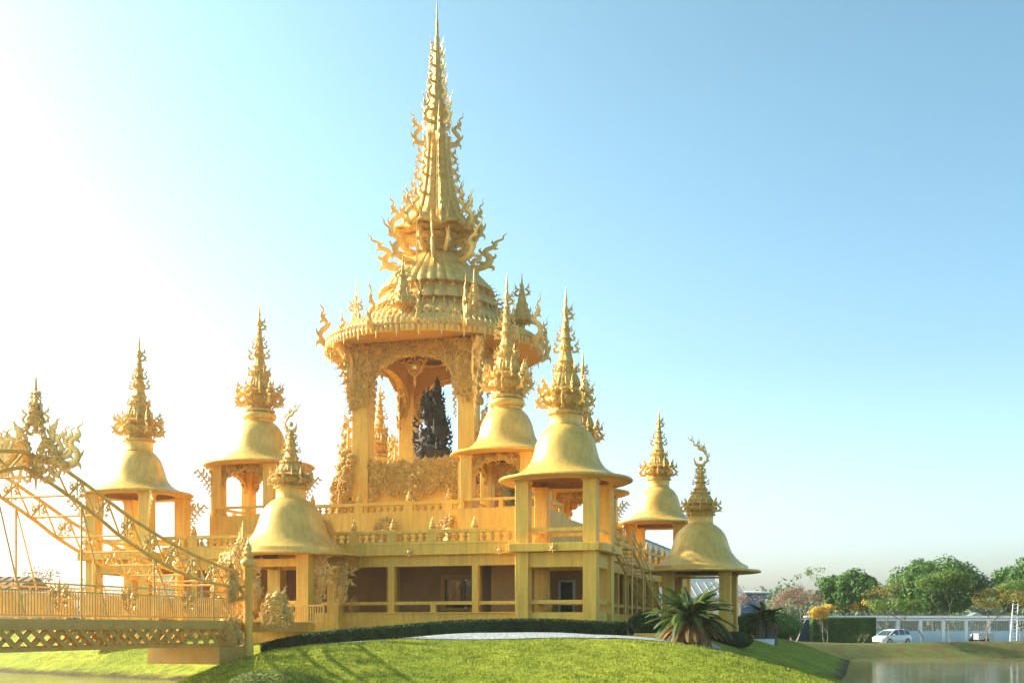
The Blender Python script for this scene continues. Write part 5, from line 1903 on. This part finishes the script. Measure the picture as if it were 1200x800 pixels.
# ------------------------------------------------------------------ car
def car(px, D, yaw):
    t = thing('parked_car', 'white hatchback car parked on the road before the boundary wall, facing left', 'car', (*W(px, D)[:2], RZ + .05), yaw)
    # side profile (x forward), stations with half widths
    lowp = [(-2.0, .35, .80), (-2.05, .6, .84), (-2.0, .95, .84), (1.9, .86, .80), (2.05, .62, .74), (2.05, .35, .72)]
    b = MB()
    st_ = [(-2.05, .70, .32, .92), (-1.9, .80, .26, 1.0), (-1.3, .85, .24, 1.0), (0, .86, .24, .97), (1.0, .86, .24, .93), (1.55, .83, .24, .84), (1.9, .74, .26, .74), (2.08, .55, .32, .60)]
    for (x, w_, zl_, zh) in st_:
        zm = (zl_ + zh) / 2
        b.v += [(x, -w_ * .9, zl_), (x, -w_, zl_ + .12), (x, -w_, zm + .05), (x, -w_ * .96, zh - .08), (x, -w_ * .86, zh), (x, w_ * .86, zh), (x, w_ * .96, zh - .08), (x, w_, zm + .05), (x, w_, zl_ + .12), (x, w_ * .9, zl_)]
    for i in range(len(st_) - 1):
        for j in range(10):
            k2 = (j + 1) % 10
            b.f.append((i * 10 + j, i * 10 + k2, (i + 1) * 10 + k2, (i + 1) * 10 + j))
    b.f.append(tuple(range(10))); b.f.append(tuple(range((len(st_) - 1) * 10 + 9, (len(st_) - 1) * 10 - 1, -1)))
    obj('body', b, M_CARP, t, smooth=50)
    # greenhouse: glass block with roof
    def loft(stn, m, nm):
        c = MB()
        for (x, w0, z0_, w1, z1_) in stn:
            c.v += [(x, -w0, z0_), (x, -w1, z1_), (x, w1, z1_), (x, w0, z0_)]
        for i in range(len(stn) - 1):
            for j in range(4):
                k2 = (j + 1) % 4
                c.f.append((i * 4 + j, i * 4 + k2, (i + 1) * 4 + k2, (i + 1) * 4 + j))
        c.f.append((0, 1, 2, 3)); c.f.append(tuple((len(stn) - 1) * 4 + j for j in (3, 2, 1, 0)))
        return obj(nm, c, m, t, smooth=40)
    loft([(-1.92, .74, .98, .70, 1.02), (-1.6, .76, .98, .60, 1.38), (-1.0, .77, .96, .60, 1.46), (.2, .77, .94, .60, 1.44), (.55, .76, .92, .62, 1.34), (1.3, .72, .88, .70, .92)], M_CGLS, 'windows')
    loft([(-1.75, .58, 1.36, .5, 1.40), (-1.0, .61, 1.455, .54, 1.50), (-.2, .62, 1.455, .55, 1.50), (.35, .61, 1.40, .54, 1.44), (.5, .58, 1.35, .5, 1.38)], M_CARP, 'roof')
    p = MB()
    for sg in (-1, 1):
        for (a_, b_) in (((-1.0, .80, .96), (-.95, .62, 1.46)), ((-.1, .80, .95), (-.12, .63, 1.45)), ((1.3, .74, .88), (.45, .63, 1.37)), ((-1.85, .78, 1.0), (-1.6, .62, 1.39))):
            p.tube([(a_[0], sg * a_[1], a_[2]), (b_[0], sg * b_[1], b_[2])], .045, 5)
    obj('pillars', p, M_CARP, t)
    for sx in (-1.28, 1.3):
        for sg in (-1, 1):
            M_ = Matrix.Translation((sx, sg * .78, .31)) @ Matrix.Rotation(pi / 2, 4, 'X')
            w_ = MB(); w_.lathe([(.2, -.1), (.31, -.1), (.33, 0), (.31, .1), (.2, .1)], 24, M=M_, cap=False)
            wo = obj('wheel', w_, M_RUB, t, smooth=40)
            w_ = MB(); w_.lathe([(.01, -.09), (.2, -.09), (.21, .09), (.01, .085)], 18, lambda k, q, r, z: (r * (1 + .02 * cos(5 * q)), z), M=M_)
            obj('rim', w_, M_GREY, wo, smooth=40)
    for sg in (-1, 1):
        h_ = MB(); h_.lathe([(.02, -.05), (.16, -.03), (.17, .03), (.04, .1)], 12, M=Matrix.Translation((1.86, sg * .58, .66)) @ Matrix.Rotation(pi / 2, 4, 'Y') @ Matrix.Diagonal((.6, 1.2, 1, 1)))
        obj('headlight', h_, M_LAMP, t)
        h_ = MB(); h_.box(-2.07, -1.95, sg * .62 - .1, sg * .62 + .1, .72, .92, bev=.02)
        obj('tail_light', h_, M_RED, t)
        h_ = MB(); h_.box(.72, .86, sg * .9 - .1, sg * .9 + .1, .92, 1.04, bev=.03)
        obj('wing_mirror', h_, M_CARP, t)
    h_ = MB(); h_.box(1.98, 2.07, -.4, .4, .38, .5)
    obj('grille', h_, M_RUB, t)
    h_ = MB(); h_.box(2.065, 2.09, -.24, .24, .52, .62)
    obj('number_plate', h_, M_WHITE, t)
car(1045, 110.5, radians(180 + 33))

def bike(label, px, D, yaw, col, cart=False):
    t = thing('motorbike_cart' if cart else 'scooter', label, 'motorbike' if not cart else 'cart', (*W(px, D)[:2], RZ + .05), yaw)
    for x in (-.62, .62):
        w_ = MB(); w_.lathe([(.2, -.05), (.27, -.06), (.3, 0), (.27, .06), (.2, .05)], 20, M=Matrix.Translation((x, 0, .3)) @ Matrix.Rotation(pi / 2, 4, 'X'))
        obj('wheel', w_, M_RUB, t)
    m = MB()
    m.tube([(-.62, 0, .3), (-.3, 0, .5), (.1, 0, .38), (.4, 0, .55), (.5, 0, .95)], [.06, .16, .14, .12, .06], 8, k=3)
    m.tube([(.62, 0, .3), (.45, 0, .98)], .04, 6)
    obj('frame', m, col, t, smooth=50)
    m = MB(); m.tube([(-.8, 0, .74), (-.4, 0, .76), (.0, 0, .7)], [.06, .14, .1], 8, k=3)
    obj('seat', m, M_RUB, t, smooth=50)
    m = MB(); m.tube([(.42, -.33, 1.0), (.46, 0, .97), (.42, .33, 1.0)], .025, 6, k=2)
    obj('handlebar', m, M_GREY, t)
    m = MB(); m.lathe([(.03, -.06), (.1, 0), (.1, .06)], 12, M=Matrix.Translation((.58, 0, .86)) @ Matrix.Rotation(pi / 2, 4, 'Y'))
    obj('headlight', m, M_LAMP, t)
    if cart:
        m = MB()
        m.box(-1.0, .6, .4, 1.5, .42, .47)
        for (a_, b_, c_, d_) in ((-1.0, .6, .4, .43), (-1.0, .6, 1.47, 1.5), (-1.0, -.97, .43, 1.47), (.57, .6, .43, 1.47)):
            m.box(a_, b_, c_, d_, .47, 1.05)
        obj('side_box', m, M_GREY, t, smooth=0)
        w_ = MB(); w_.lathe([(.2, -.05), (.27, -.06), (.3, 0), (.27, .06), (.2, .05)], 20, M=Matrix.Translation((-.2, 1.6, .3)) @ Matrix.Rotation(pi / 2, 4, 'X'))
        obj('wheel', w_, M_RUB, t)
        m = MB()
        for i in range(4):
            m.tube([(-.9 + .5 * i, .45, 1.05), (-.9 + .5 * i, .45, 1.35)], .02, 5)
        m.tube([(-.9, .45, 1.35), (.6, .45, 1.35)], .02, 5)
        obj('side_rail', m, M_GREY, t)
bike('dark scooter parked before the dark blue wall', 921, 113, .4, M_RUB)
bike('motorbike with grey side box parked on the road between two bank trees', 1145, 117, radians(185), M_RUB, cart=True)

t = thing('ladder', 'white ladder leaning against the big tree at the right edge', 'ladder', (*W(1191, 124)[:2], RZ))
m = MB()
for sx in (-.25, .25):
    m.tube([(sx - .35 + sx * .5, 0, -.1), (sx + .35, .9, Z(700, 124) - RZ)], .05, 6)
for i in range(12):
    f = (i + .7) / 12.5
    hh = Z(700, 124) - RZ
    m.tube([(-.25 * (1.5 - .5 * f) - .35 + .7 * f, .9 * f, hh * f), (.25 * (1.5 - .5 * f) - .35 + .7 * f, .9 * f, hh * f)], .03, 5)
obj('rails_and_rungs', m, M_WHITE, t)

# ------------------------------------------------------------------ haze
hz_ = MB(); hz_.box(-760, 760, -60, 760, -40, 60)
ho = obj('haze', hz_, M_GRASS, smooth=0)
mh = bpy.data.materials.new('haze_air'); mh.use_nodes = True
hn = mh.node_tree.nodes; hn.remove(hn['Principled BSDF'])
pvn = hn.new('ShaderNodeVolumePrincipled')
pvn.inputs['Color'].default_value = (1.0, .93, .80, 1)
pvn.inputs['Density'].default_value = .00033
pvn.inputs['Anisotropy'].default_value = .55
mh.node_tree.links.new(pvn.outputs[0], hn['Material Output'].inputs['Volume'])
ho.data.materials.clear(); ho.data.materials.append(mh)
tag(ho, 'thin pale morning haze filling the air', 'haze', kind='stuff')
